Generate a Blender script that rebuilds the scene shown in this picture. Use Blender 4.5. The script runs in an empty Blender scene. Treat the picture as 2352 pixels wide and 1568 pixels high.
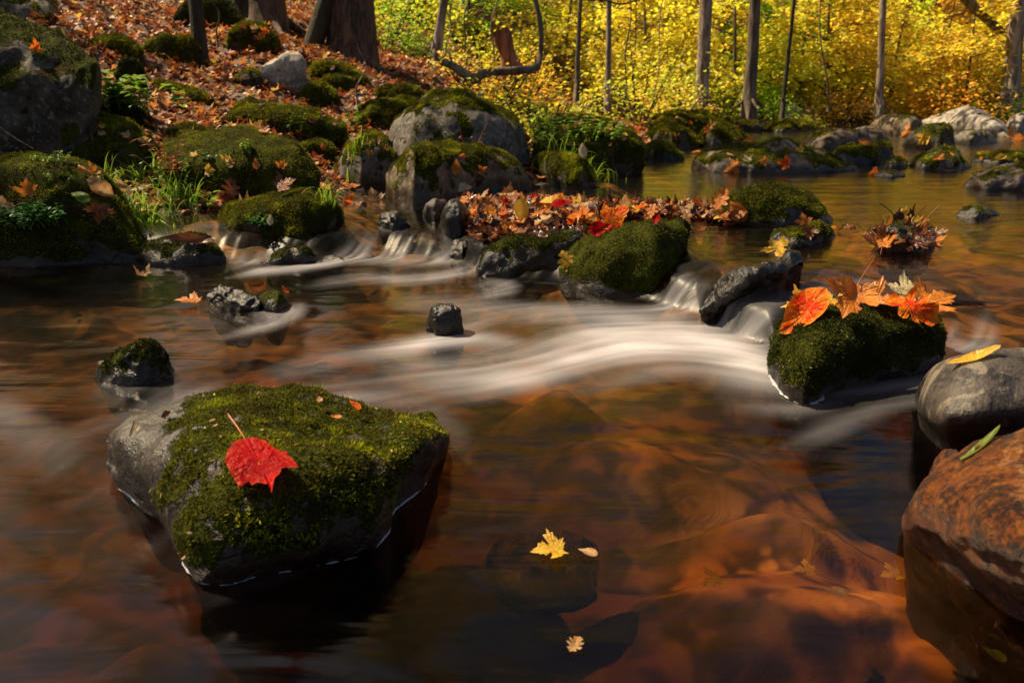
import bpy, math, random
import numpy as np
from mathutils import Vector, Matrix
rng = np.random.default_rng(7)
random.seed(7)
R = math.radians
S = bpy.context.scene
COL = S.collection

# ------------------------------------------------------------------ camera
FX = 28.0 / 36.0 * 2352.0
CX, CY = 1176.0, 784.0
CAMZ = 0.60
PITCH = math.atan((784.0 - 217.0) / FX)
cam_d = bpy.data.cameras.new('camera')
cam = bpy.data.objects.new('camera', cam_d)
COL.objects.link(cam)
cam.location = (0, 0, CAMZ)
cam.rotation_euler = (R(90) - PITCH, 0, 0)
cam_d.lens = 28; cam_d.sensor_width = 36
cam_d.clip_start = 0.02; cam_d.clip_end = 400
cam_d.dof.use_dof = True
cam_d.dof.focus_distance = 1.75
cam_d.dof.aperture_fstop = 7.1
S.camera = cam

# ------------------------------------------------------------------ light
SUN_AZ = -62.0      # degrees from +Y towards +X (negative: to the left)
SUN_EL = 53.0
W = bpy.data.worlds.new('World'); S.world = W; W.use_nodes = True
wn = W.node_tree.nodes; wl = W.node_tree.links
bg = wn['Background']
sky = wn.new('ShaderNodeTexSky'); sky.sky_type = 'NISHITA'; sky.sun_disc = False
sky.sun_elevation = R(SUN_EL); sky.sun_rotation = R(SUN_AZ)
sky.air_density = 1.0; sky.dust_density = 3.0; sky.ozone_density = 0.7
wl.new(sky.outputs['Color'], bg.inputs['Color'])
bg.inputs['Strength'].default_value = 0.05  # low in its range: deep autumn shade
sd = bpy.data.lights.new('sun', 'SUN'); so = bpy.data.objects.new('sun', sd); COL.objects.link(so)
sd.energy = 5.0; sd.angle = R(0.6); sd.color = (1.0, 0.79, 0.50)
sdir = Vector((math.sin(R(SUN_AZ)) * math.cos(R(SUN_EL)), math.cos(R(SUN_AZ)) * math.cos(R(SUN_EL)), math.sin(R(SUN_EL))))
so.rotation_euler = sdir.to_track_quat('Z', 'Y').to_euler()
S.view_settings.view_transform = 'Standard'
S.view_settings.look = 'None'
S.view_settings.exposure = 0.8
S.view_settings.gamma = 1.0
S.cycles.use_denoising = True
S.cycles.max_bounces = 7
S.cycles.diffuse_bounces = 3
S.cycles.glossy_bounces = 3
S.cycles.transmission_bounces = 3
S.cycles.transparent_max_bounces = 10
S.cycles.caustics_reflective = False
S.cycles.caustics_refractive = False
S.cycles.sample_clamp_indirect = 4.0
S.cycles.sample_clamp_direct = 12.0

# ------------------------------------------------------------------ pixel <-> world helpers (to read positions off the photo)
cp, sp = math.cos(PITCH), math.sin(PITCH)
def ray(px, py):
    px = np.asarray(px, float); py = np.asarray(py, float)
    a = (px - CX) / FX; v = (CY - py) / FX
    return np.stack([a + 0 * v, cp + v * sp + 0 * a, -sp + v * cp + 0 * a], -1)
def at_z(px, py, z):
    d = ray(px, py); t = (z - CAMZ) / d[..., 2]
    return np.array([0, 0, CAMZ]) + d * t[..., None]
def at_y(px, py, y):
    d = ray(px, py); t = y / d[..., 1]
    return np.array([0, 0, CAMZ]) + d * t[..., None]
def proj(P):
    q = P - np.array([0, 0, CAMZ])
    f = q[..., 1] * cp - q[..., 2] * sp
    u = q[..., 1] * sp + q[..., 2] * cp
    f = np.maximum(f, 1e-3)
    return CX + FX * q[..., 0] / f, CY - FX * u / f
def ss(a, b, x):
    t = np.clip((x - a) / (b - a), 0, 1)
    return t * t * (3 - 2 * t)

# ------------------------------------------------------------------ noise
_perm = rng.permutation(512)
_perm = np.concatenate([_perm, _perm, _perm]) % 512
_g = rng.normal(size=(512, 3)); _g /= np.linalg.norm(_g, axis=1)[:, None]
def noise(P, seed=0):
    P = np.asarray(P, float) + seed * 17.37
    i = np.floor(P).astype(np.int64); f = P - i
    u = f * f * f * (f * (f * 6 - 15) + 10)
    i = i & 511
    out = 0
    for dx in (0, 1):
        wx = u[..., 0] if dx else 1 - u[..., 0]
        hx = _perm[(i[..., 0] + dx) & 511]
        for dy in (0, 1):
            wy = u[..., 1] if dy else 1 - u[..., 1]
            hy = _perm[hx + ((i[..., 1] + dy) & 511)]
            for dz in (0, 1):
                wz = u[..., 2] if dz else 1 - u[..., 2]
                h = _perm[hy + ((i[..., 2] + dz) & 511)]
                g = _g[h]
                d = g[..., 0] * (f[..., 0] - dx) + g[..., 1] * (f[..., 1] - dy) + g[..., 2] * (f[..., 2] - dz)
                out = out + wx * wy * wz * d
    return out * 1.5
def fbm(P, oct=4, seed=0, gain=0.5):
    a, s, o = 1.0, 1.0, 0
    for k in range(oct):
        o = o + a * noise(P * s, seed + k); a *= gain; s *= 2.03
    return o
def xy3(x, y, z=0.0):
    return np.stack([x, y, np.zeros_like(x) + z], -1)

# ------------------------------------------------------------------ mesh helpers
def make_mesh(name, V, F, attrs=None, smooth=True, mats=()):
    V = np.ascontiguousarray(V, np.float32).reshape(-1, 3)
    me = bpy.data.meshes.new(name)
    if isinstance(F, np.ndarray):
        Fs = [F]
    else:
        Fs = [f for f in F if len(f)]
    nl = sum(f.size for f in Fs); nf = sum(len(f) for f in Fs)
    me.vertices.add(len(V)); me.vertices.foreach_set('co', V.ravel())
    me.loops.add(nl); me.polygons.add(nf)
    me.loops.foreach_set('vertex_index', np.concatenate([f.ravel() for f in Fs]).astype(np.int32))
    st = []; o = 0
    for f in Fs:
        st.append(o + np.arange(len(f)) * f.shape[1]); o += f.size
    me.polygons.foreach_set('loop_start', np.concatenate(st).astype(np.int32))
    me.update(calc_edges=True)
    me.polygons.foreach_set('use_smooth', np.full(nf, smooth))
    for k, a in (attrs or {}).items():
        a = np.asarray(a, np.float32)
        if a.ndim == 1:
            at = me.attributes.new(k, 'FLOAT', 'POINT'); at.data.foreach_set('value', a)
        else:
            if a.shape[1] == 3: a = np.concatenate([a, np.ones((len(a), 1), np.float32)], 1)
            at = me.attributes.new(k, 'FLOAT_COLOR', 'POINT'); at.data.foreach_set('color', a.ravel())
    for m in mats: me.materials.append(m)
    return me
def link(name, me, parent=None, loc=(0, 0, 0)):
    o = bpy.data.objects.new(name, me); COL.objects.link(o)
    o.location = loc
    if parent is not None: o.parent = parent
    return o
def empty(name, loc):
    o = bpy.data.objects.new(name, None); COL.objects.link(o); o.location = loc
    o.empty_display_size = 0.05
    return o
def tag(o, label=None, cat=None, group=None, kind=None):
    if label: o['label'] = label
    if cat: o['category'] = cat
    if group: o['group'] = group
    if kind: o['kind'] = kind
    return o
def grid_faces(nu, nv, wrap_v=False):
    i = np.arange(nu - 1)[:, None]; j = np.arange(nv if wrap_v else nv - 1)[None, :]
    j2 = (j + 1) % nv
    return np.stack([i * nv + j, (i + 1) * nv + j, (i + 1) * nv + j2, i * nv + j2], -1).reshape(-1, 4)
def grid_normals(G, wrap_v):
    du = np.gradient(G, axis=0)
    if wrap_v:
        dv = (np.roll(G, -1, 1) - np.roll(G, 1, 1)) * 0.5
    else:
        dv = np.gradient(G, axis=1)
    n = np.cross(du, dv); l = np.linalg.norm(n, axis=-1, keepdims=True)
    return n / np.maximum(l, 1e-9)
def tube(P, r, seg=8, wob=0.0, seed=0):
    """one tapered tube along the points P with radii r -> V, F"""
    P = np.asarray(P, float); n = len(P); r = np.broadcast_to(np.asarray(r, float), (n,))
    t = np.gradient(P, axis=0); t /= np.maximum(np.linalg.norm(t, axis=1), 1e-9)[:, None]
    ref = np.array([0.31, 0.95, 0.1]) if abs(t[0, 2]) > 0.7 else np.array([0.0, 0.1, 1.0])
    a = np.cross(t, ref); a /= np.maximum(np.linalg.norm(a, axis=1), 1e-9)[:, None]
    b = np.cross(t, a)
    th = np.linspace(0, 2 * np.pi, seg, endpoint=False)
    rr = r[:, None] * np.ones((1, seg))
    V = P[:, None] + (a[:, None] * np.cos(th)[None, :, None] + b[:, None] * np.sin(th)[None, :, None]) * rr[..., None]
    if wob:
        k = fbm(V * (0.7 / max(r.max(), 1e-3)) * np.array([1, 1, 0.25]), 3, seed)
        V = P[:, None] + (V - P[:, None]) * (1 + wob * k)[..., None]
    F = grid_faces(n, seg, True)
    V = V.reshape(-1, 3)
    V = np.concatenate([V, P[:1], P[-1:]])
    j = np.arange(seg); j2 = (j + 1) % seg
    c0, c1 = n * seg, n * seg + 1
    cap = np.concatenate([np.stack([j2, j, np.full(seg, c0)], 1), np.stack([(n - 1) * seg + j, (n - 1) * seg + j2, np.full(seg, c1)], 1)])
    return V, F, cap
class MB:
    def __init__(s): s.V = []; s.Q = []; s.T = []; s.n = 0; s.A = []
    def add(s, V, Q=None, T=None, a=0.0):
        if Q is not None and len(Q): s.Q.append(np.asarray(Q) + s.n)
        if T is not None and len(T): s.T.append(np.asarray(T) + s.n)
        s.V.append(V); s.n += len(V); s.A.append(np.full(len(V), a) if np.isscalar(a) else a)
    def tube(s, P, r, seg=8, wob=0.0, seed=0, a=0.0):
        V, F, c = tube(P, r, seg, wob, seed); s.add(V, F, c, a)
    def mesh(s, name, mats, smooth=True, off=(0, 0, 0)):
        F = []
        if s.Q: F.append(np.concatenate(s.Q))
        if s.T: F.append(np.concatenate(s.T))
        return make_mesh(name, np.concatenate(s.V) - np.asarray(off), F, {'var': np.concatenate(s.A)}, smooth, mats)

# ------------------------------------------------------------------ material helpers
class NT:
    def __init__(s, name):
        s.m = bpy.data.materials.new(name); s.m.use_nodes = True
        s.t = s.m.node_tree; s.t.nodes.clear()
        s.out = s.n('ShaderNodeOutputMaterial')
    def n(s, typ, **kw):
        n = s.t.nodes.new(typ)
        for k, v in kw.items():
            if k.startswith('_'): setattr(n, k[1:], v)
            else:
                key = k.replace('__', ' ')
                s.set(n.inputs[key] if key in n.inputs else n.inputs[int(key[1:])], v)
        return n
    def set(s, inp, v):
        if isinstance(v, bpy.types.NodeSocket): s.t.links.new(v, inp)
        elif isinstance(v, bpy.types.Node): s.t.links.new(v.outputs[0], inp)
        else:
            if isinstance(v, (tuple, list)) and len(v) == 3 and inp.type == 'RGBA': v = (*v, 1)
            inp.default_value = v
    def attr(s, name, out='Fac'):
        n = s.t.nodes.new('ShaderNodeAttribute'); n.attribute_name = name
        return n.outputs[out]
    def noise(s, vec, scale, detail=4, rough=0.55, dist=0.0):
        n = s.n('ShaderNodeTexNoise', Vector=vec, Scale=scale, Detail=detail, Roughness=rough, Distortion=dist)
        return n.outputs['Fac']
    def math(s, op, a, b=0.0, clamp=False):
        n = s.t.nodes.new('ShaderNodeMath'); n.operation = op; n.use_clamp = clamp
        s.set(n.inputs[0], a); s.set(n.inputs[1], b); return n.outputs[0]
    def step(s, x, a, b):
        n = s.t.nodes.new('ShaderNodeMapRange'); n.interpolation_type = 'SMOOTHSTEP'
        s.set(n.inputs['Value'], x); s.set(n.inputs['From Min'], a); s.set(n.inputs['From Max'], b)
        return n.outputs[0]
    def mix(s, f, a, b, blend='MIX'):
        n = s.t.nodes.new('ShaderNodeMix'); n.data_type = 'RGBA'; n.blend_type = blend
        s.set(n.inputs['Factor'], f); s.set(n.inputs[6], a); s.set(n.inputs[7], b)
        return n.outputs[2]
    def bump(s, h, strength, dist, normal=None):
        n = s.t.nodes.new('ShaderNodeBump')
        s.set(n.inputs['Height'], h); n.inputs['Strength'].default_value = strength; n.inputs['Distance'].default_value = dist
        if normal is not None: s.set(n.inputs['Normal'], normal)
        return n.outputs[0]
    def done(s, sh):
        s.t.links.new(sh if isinstance(sh, bpy.types.NodeSocket) else sh.outputs[0], s.out.inputs['Surface']); return s.m

def stone_mat(name, c1, c2, c3=None, speck=0.4, wetall=0.0, rust=None):
    t = NT(name)
    co = t.n('ShaderNodeTexCoord').outputs['Object']
    n1 = t.noise(co, 7, 5, 0.6, 0.4); n2 = t.noise(co, 38, 5, 0.65); n3 = t.noise(co, 160, 3, 0.7)
    base = t.mix(t.step(n1, 0.38, 0.62), c1, c2)
    base = t.mix(t.math('MULTIPLY', t.step(n2, 0.52, 0.68), 0.75), base, c3 or (c2[0] * 1.6, c2[1] * 1.6, c2[2] * 1.5))
    base = t.mix(t.math('MULTIPLY', t.step(n2, 0.46, 0.34), 0.6), base, (c1[0] * 0.3, c1[1] * 0.3, c1[2] * 0.3))
    base = t.mix(t.math('MULTIPLY', t.step(n3, 0.55, 0.68), speck), base, (0.02, 0.018, 0.014))
    base = t.mix(t.math('MULTIPLY', t.step(n3, 0.42, 0.30), speck * 0.7), base, tuple(min(1, x * 2.0) for x in c2))
    vo = t.n('ShaderNodeTexVoronoi', Vector=co, Scale=9.0, _feature='DISTANCE_TO_EDGE')
    crack = t.math('MULTIPLY', t.step(vo.outputs[0], 0.018, 0.0), t.step(n1, 0.5, 0.6))
    wet = t.math('MAXIMUM', t.attr('wet'), wetall)
    base = t.mix(t.math('MULTIPLY', crack, 0.35), base, (0.02, 0.015, 0.01))
    base = t.mix(t.math('MULTIPLY', wet, 0.88), base, t.mix(1.0, base, (0.22, 0.19, 0.17), 'MULTIPLY'))
    ms = t.attr('moss')
    mk = t.step(t.math('ADD', ms, t.math('MULTIPLY', t.math('SUBTRACT', n2, 0.5), 1.2)), 0.4, 0.62)
    n4 = t.noise(co, 16, 4, 0.6)
    mc = t.mix(t.step(n4, 0.38, 0.62), (0.012, 0.016, 0.003), (0.05, 0.058, 0.006))
    mc = t.mix(t.step(n3, 0.45, 0.65), mc, (0.10, 0.11, 0.012))
    mc = t.mix(t.step(n1, 0.56, 0.66), mc, (0.045, 0.03, 0.008))
    base = t.mix(mk, base, mc)
    base = t.mix(t.math('MULTIPLY', t.attr('under'), .93), base, (0.012, 0.009, 0.004))  # darkness under the water painted into the stone colour
    h = t.math('ADD', t.math('MULTIPLY', n2, 0.6), t.math('ADD', t.math('MULTIPLY', n3, 0.35), t.math('MULTIPLY', crack, -0.5)))
    b = t.bump(h, 0.8, 0.012)
    b = t.bump(t.math('MULTIPLY', n3, mk), 0.9, 0.010, b)
    rough = t.math('SUBTRACT', 0.85, t.math('MULTIPLY', t.math('MULTIPLY', wet, t.math('SUBTRACT', 1.0, t.math('MULTIPLY', mk, 0.75))), 0.56))
    p = t.n('ShaderNodeBsdfPrincipled', Base__Color=base, Roughness=rough, Normal=b)
    t.set(p.inputs['Specular IOR Level'], t.math('SUBTRACT', 0.5, t.math('MULTIPLY', mk, 0.46)))
    return t.done(p)
M = {}
M['grey'] = stone_mat('grey_stone', (0.038, 0.031, 0.024), (0.15, 0.13, 0.105), (0.29, 0.26, 0.205))
M['pale'] = stone_mat('pale_stone', (0.18, 0.15, 0.12), (0.42, 0.37, 0.31), (0.60, 0.55, 0.47), 0.3)
M['tan'] = stone_mat('tan_stone', (0.07, 0.047, 0.026), (0.21, 0.15, 0.085), (0.36, 0.28, 0.17))
M['brown'] = stone_mat('brown_stone', (0.05, 0.032, 0.024), (0.14, 0.095, 0.075), (0.24, 0.19, 0.16))
M['dark'] = stone_mat('dark_stone', (0.014, 0.011, 0.008), (0.040, 0.031, 0.022), (0.09, 0.075, 0.055))
M['shoulder'] = stone_mat('wet_brown_grey_stone', (0.016, 0.011, 0.007), (0.06, 0.043, 0.030), (0.20, 0.17, 0.13), 0.6, 0.7)
M['umber'] = stone_mat('umber_stone', (0.018, 0.013, 0.009), (0.07, 0.055, 0.04), (0.22, 0.20, 0.165), 0.6)
M['wet'] = stone_mat('wet_black_stone', (0.008, 0.007, 0.006), (0.020, 0.018, 0.016), (0.04, 0.038, 0.036), 0.3, 1.0)

def rust_mat():
    t = NT('rust_stone')
    co = t.n('ShaderNodeTexCoord').outputs['Object']
    n1 = t.noise(co, 16, 8, 0.72); n2 = t.noise(co, 55, 8, 0.78); n3 = t.noise(co, 190, 4, 0.7); nb = t.noise(co, 6, 3, 0.5)
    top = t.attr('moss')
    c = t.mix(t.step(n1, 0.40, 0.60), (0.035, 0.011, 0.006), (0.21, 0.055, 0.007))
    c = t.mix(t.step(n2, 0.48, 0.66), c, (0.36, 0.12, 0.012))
    pale = t.step(t.math('ADD', top, t.math('MULTIPLY', t.math('SUBTRACT', n1, 0.5), 1.6)), 0.86, 1.18)  # sunlit pale top painted into the rust colour
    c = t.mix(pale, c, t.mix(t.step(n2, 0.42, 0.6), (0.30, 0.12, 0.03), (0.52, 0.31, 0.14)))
    c = t.mix(t.math('MULTIPLY', t.step(n2, 0.49, 0.40), t.math('SUBTRACT', 1.0, t.math('MULTIPLY', pale, .6))), c, (0.022, 0.012, 0.010))
    vo = t.n('ShaderNodeTexVoronoi', Vector=co, Scale=46.0, Randomness=1.0)
    c = t.mix(t.math('MULTIPLY', t.step(t.math('ADD', vo.outputs['Distance'], t.math('MULTIPLY', n3, .25)), 0.42, 0.30), t.step(nb, 0.50, 0.60)), c, (0.014, 0.012, 0.008))
    c = t.mix(t.math('MULTIPLY', t.step(n3, 0.53, 0.64), 0.6), c, (0.03, 0.013, 0.006))
    wet = t.attr('wet')
    c = t.mix(t.math('MULTIPLY', wet, 0.9), c, t.mix(1.0, c, (0.45, 0.32, 0.25), 'MULTIPLY'))
    c = t.mix(t.math('MULTIPLY', t.attr('under'), .93), c, (0.005, 0.003, 0.002))  # black beneath the boulder painted into its submerged part
    b = t.bump(t.math('ADD', n2, t.math('MULTIPLY', n3, 0.5)), 1.0, 0.012)
    p = t.n('ShaderNodeBsdfPrincipled', Base__Color=c, Roughness=t.math('SUBTRACT', 0.36, t.math('MULTIPLY', wet, 0.20)), Normal=b)
    return t.done(p)
M['rust'] = rust_mat()

def smooth_stone():
    t = NT('smooth_grey_stone')
    co = t.n('ShaderNodeTexCoord').outputs['Object']
    n1 = t.noise(co, 11, 6, 0.62, 0.8); n2 = t.noise(co, 60, 5, 0.7); n3 = t.noise(co, 260, 3, 0.7)
    mp = t.n('ShaderNodeMapping', Vector=co, Scale=(18, 18, 5)); ns = t.noise(mp, 1.0, 5, 0.65, 1.0)
    c = t.mix(t.step(n1, 0.44, 0.56), (0.011, 0.009, 0.009), (0.058, 0.047, 0.039))
    c = t.mix(t.math('MULTIPLY', t.step(ns, 0.52, 0.60), 0.85), c, (0.19, 0.16, 0.12))
    c = t.mix(t.math('MULTIPLY', t.step(n2, 0.55, 0.7), 0.6), c, (0.14, 0.09, 0.06))
    c = t.mix(t.math('MULTIPLY', t.step(n3, 0.55, 0.65), 0.5), c, (0.015, 0.012, 0.012))
    wet = t.attr('wet')
    c = t.mix(t.math('MULTIPLY', wet, 0.85), c, (0.012, 0.010, 0.009))
    c = t.mix(t.math('MULTIPLY', t.attr('under'), .93), c, (0.010, 0.008, 0.005))  # submerged part painted dark in the same way
    b = t.bump(t.math('ADD', t.math('MULTIPLY', n2, 0.5), n1), 0.8, 0.010)
    p = t.n('ShaderNodeBsdfPrincipled', Base__Color=c, Roughness=t.math('SUBTRACT', 0.58, t.math('MULTIPLY', wet, 0.3)), Normal=b)
    return t.done(p)
M['smooth'] = smooth_stone()

def leafy(name, base_fn, trans=0.45, rough=0.5, bump=0.0, spec=0.3):
    t = NT(name)
    c = base_fn(t)
    d = t.n('ShaderNodeBsdfPrincipled', Base__Color=c, Roughness=rough)
    d.inputs['Specular IOR Level'].default_value = spec
    if bump:
        co = t.n('ShaderNodeTexCoord').outputs['Object']
        t.set(d.inputs['Normal'], t.bump(t.math('ADD', t.noise(co, 9, 3), t.math('MULTIPLY', t.attr('vein'), -0.4)), bump, 0.05))
    tr = t.n('ShaderNodeBsdfTranslucent', Color=c)
    mx = t.n('ShaderNodeMixShader'); t.set(mx.inputs[0], trans); t.set(mx.inputs[1], d); t.set(mx.inputs[2], tr)
    return t.done(mx)
def moss_base(t):
    v = t.attr('var'); co = t.n('ShaderNodeTexCoord').outputs['Object']
    n1 = t.noise(co, 9, 4, 0.6, 0.3); n2 = t.noise(co, 40, 3)
    c = t.mix(v, (0.034, 0.036, 0.004), (0.19, 0.185, 0.014))
    c = t.mix(t.math('MULTIPLY', t.step(n1, 0.52, 0.64), 0.85), c, (0.36, 0.38, 0.015))
    c = t.mix(t.math('MULTIPLY', t.step(n1, 0.46, 0.36), 0.8), c, (0.05, 0.038, 0.010))
    return t.mix(t.math('MULTIPLY', t.step(n2, 0.52, 0.66), 0.5), c, (0.11, 0.075, 0.022))
M['moss'] = leafy('moss', moss_base, 0.30, 0.8, spec=.06)
def midmoss_base(t):
    v = t.attr('var'); co = t.n('ShaderNodeTexCoord').outputs['Object']
    n1 = t.noise(co, 9, 4, 0.6, 0.3)
    c = t.mix(v, (0.018, 0.022, 0.003), (0.10, 0.10, 0.010))
    return t.mix(t.math('MULTIPLY', t.step(n1, 0.50, 0.64), 0.7), c, (0.16, 0.17, 0.012))
M['midmoss'] = leafy('mid_moss', midmoss_base, 0.25, 0.7, spec=.10)
def darkmoss_base(t):
    v = t.attr('var'); co = t.n('ShaderNodeTexCoord').outputs['Object']
    n1 = t.noise(co, 9, 4, 0.6, 0.3)
    c = t.mix(v, (0.010, 0.014, 0.003), (0.06, 0.065, 0.010))
    return t.mix(t.math('MULTIPLY', t.step(n1, 0.50, 0.64), 0.7), c, (0.09, 0.10, 0.010))
M['darkmoss'] = leafy('dark_moss', darkmoss_base, 0.2, 0.6, spec=.14)

def leaf_mat(name, c1, c2, c3, veincol, rough=0.38, trans=0.35):
    def f(t):
        co = t.n('ShaderNodeTexCoord').outputs['Object']
        oi = t.n('ShaderNodeObjectInfo').outputs['Random']
        off = t.n('ShaderNodeVectorMath', _operation='SCALE'); t.set(off.inputs[0], (37.0, 19.0, 53.0)); t.set(off.inputs['Scale'], oi)
        ad = t.n('ShaderNodeVectorMath', _operation='ADD'); t.set(ad.inputs[0], co); t.set(ad.inputs[1], off)
        n1 = t.noise(ad, 2.6, 4, 0.6); n2 = t.noise(ad, 14, 4, 0.7)
        c = t.mix(t.step(n1, 0.42, 0.58), c1, c2)
        c = t.mix(t.math('MULTIPLY', t.step(n2, 0.54, 0.68), 0.8), c, c3)
        e = t.attr('edge')
        c = t.mix(t.math('MULTIPLY', t.step(t.math('ADD', e, t.math('MULTIPLY', n2, 0.5)), 1.0, 1.4), 0.6), c, c3)
        c = t.mix(t.math('MULTIPLY', t.step(t.attr('vein'), 0.5, 1.0), 0.35), c, veincol)
        return c
    return leafy(name, f, trans, rough, 0.3, .3 if 'red' not in name else .05)
M['lf_red'] = leaf_mat('red_leaf', (0.30, 0.002, 0.004), (0.46, 0.004, 0.006), (0.50, 0.05, 0.008), (0.42, 0.05, 0.06))
M['lf_redor'] = leaf_mat('red_orange_leaf', (0.64, 0.03, 0.008), (0.78, 0.17, 0.012), (0.85, 0.42, 0.03), (0.8, 0.35, 0.1))
M['lf_or'] = leaf_mat('orange_leaf', (0.55, 0.16, 0.02), (0.68, 0.25, 0.03), (0.30, 0.07, 0.015), (0.7, 0.4, 0.12))
M['lf_yel'] = leaf_mat('yellow_leaf', (0.70, 0.38, 0.03), (0.75, 0.50, 0.05), (0.55, 0.22, 0.02), (0.8, 0.6, 0.2))
M['lf_tan'] = leaf_mat('tan_leaf', (0.42, 0.22, 0.08), (0.58, 0.36, 0.16), (0.30, 0.13, 0.05), (0.65, 0.45, 0.25))
M['lf_br'] = leaf_mat('brown_leaf', (0.13, 0.04, 0.015), (0.26, 0.09, 0.03), (0.06, 0.02, 0.01), (0.3, 0.14, 0.06), 0.3, 0.2)
M['lf_wet'] = leaf_mat('wet_brown_leaf', (0.04, 0.012, 0.008), (0.10, 0.03, 0.015), (0.02, 0.008, 0.005), (0.12, 0.05, 0.03), 0.16, 0.1)
M['lf_gr'] = leaf_mat('green_leaf', (0.10, 0.24, 0.02), (0.22, 0.36, 0.03), (0.35, 0.30, 0.03), (0.4, 0.5, 0.12), 0.35, 0.4)
M['lf_ol'] = leaf_mat('olive_leaf', (0.07, 0.12, 0.01), (0.12, 0.16, 0.012), (0.16, 0.12, 0.01), (0.2, 0.25, 0.05), 0.4, 0.25)
M['lf_pale'] = leaf_mat('pale_leaf', (0.60, 0.50, 0.26), (0.70, 0.60, 0.38), (0.5, 0.35, 0.15), (0.75, 0.68, 0.5))

def litter_base(t): return t.attr('col', 'Color')
M['litter'] = leafy('leaf_litter', litter_base, 0.3, 0.5)
def foliage_base(t):
    oc = t.n('ShaderNodeObjectInfo').outputs['Color']
    v = t.attr('col', 'Color')
    return t.mix(1.0, oc, v, 'MULTIPLY')
M['foliage'] = leafy('autumn_foliage', foliage_base, 0.5, 0.5)
M['grass'] = leafy('green_blades', lambda t: t.mix(t.attr('var'), (0.09, 0.20, 0.015), (0.36, 0.52, 0.05)), 0.4, 0.4)
M['herb'] = leafy('green_herb', lambda t: t.mix(t.attr('var'), (0.018, 0.10, 0.02), (0.06, 0.22, 0.04)), 0.35, 0.4)
M['herb_y'] = leafy('light_green_herb', lambda t: t.mix(t.attr('var'), (0.10, 0.24, 0.02), (0.30, 0.42, 0.05)), 0.45, 0.4)
M['herb_r'] = leafy('pink_herb', lambda t: t.mix(t.attr('var'), (0.45, 0.10, 0.06), (0.60, 0.22, 0.12)), 0.45, 0.4)
M['stem'] = leafy('stem', lambda t: t.mix(t.attr('var'), (0.20, 0.13, 0.05), (0.30, 0.24, 0.1)), 0.1, 0.5)
M['redstem'] = leafy('red_stem', lambda t: t.mix(t.attr('var'), (0.5, 0.12, 0.05), (0.6, 0.25, 0.1)), 0.1, 0.4)

def bark_mat(name, c1, c2, c3, sc=1.0, mossy=0.0):
    t = NT(name)
    co = t.n('ShaderNodeTexCoord').outputs['Object']
    mp = t.n('ShaderNodeMapping', Vector=co, Scale=(22 * sc, 22 * sc, 4 * sc))
    n1 = t.noise(mp, 1.0, 6, 0.65, 0.6); n2 = t.noise(co, 60, 4, 0.7); n0 = t.noise(co, 2.5, 3)
    c = t.mix(t.step(n1, 0.42, 0.60), c1, c2)
    c = t.mix(t.math('MULTIPLY', t.step(n2, 0.5, 0.7), 0.5), c, c3)
    if mossy: c = t.mix(t.math('MULTIPLY', t.step(n0, 0.42, 0.6), mossy), c, (0.05, 0.06, 0.008))
    b = t.bump(t.math('ADD', n1, t.math('MULTIPLY', n2, 0.3)), 1.0, 0.03)
    return t.done(t.n('ShaderNodeBsdfPrincipled', Base__Color=c, Roughness=0.85, Normal=b))
M['bark'] = bark_mat('brown_bark', (0.035, 0.020, 0.012), (0.15, 0.085, 0.05), (0.22, 0.14, 0.09))
M['bark_dark'] = bark_mat('dark_bark', (0.015, 0.010, 0.006), (0.05, 0.034, 0.02), (0.09, 0.06, 0.04), 1.0, 0.3)
M['bark_pale'] = bark_mat('pale_bark', (0.14, 0.10, 0.07), (0.42, 0.34, 0.26), (0.55, 0.47, 0.36), 0.8)
M['bark_mid'] = bark_mat('grey_brown_bark', (0.06, 0.045, 0.03), (0.20, 0.15, 0.10), (0.28, 0.21, 0.14), 0.8)
M['bark_red'] = bark_mat('rotten_red_wood', (0.16, 0.05, 0.02), (0.42, 0.17, 0.08), (0.5, 0.26, 0.14))

# ------------------------------------------------------------------ terrain functions
ZU = 0.12
foot_px = np.array([(380, 600), (520, 600), (700, 600), (880, 594), (1040, 602), (1110, 630), (1300, 655), (1500, 700), (1620, 735), (1720, 785), (1800, 815), (1990, 815), (2180, 800), (2352, 800), (2700, 800)], float)
_fp = at_z(foot_px[:, 0], foot_px[:, 1], 0.0)
FXs = np.concatenate([[-40, _fp[0, 0] - 0.4], _fp[:, 0], [8]]); FYs = np.concatenate([[3.05, 3.0], _fp[:, 1], [_fp[-1, 1]]])
def y_foot(x): return np.interp(x, FXs, FYs)
def z_water(x, y):
    d = y - y_foot(x) + 0.03 * noise(xy3(x * 9, y * 3), 3)
    return ZU * (0.62 * ss(0.0, 0.16, d) + 0.38 * ss(0.05, 0.50, d))
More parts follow.
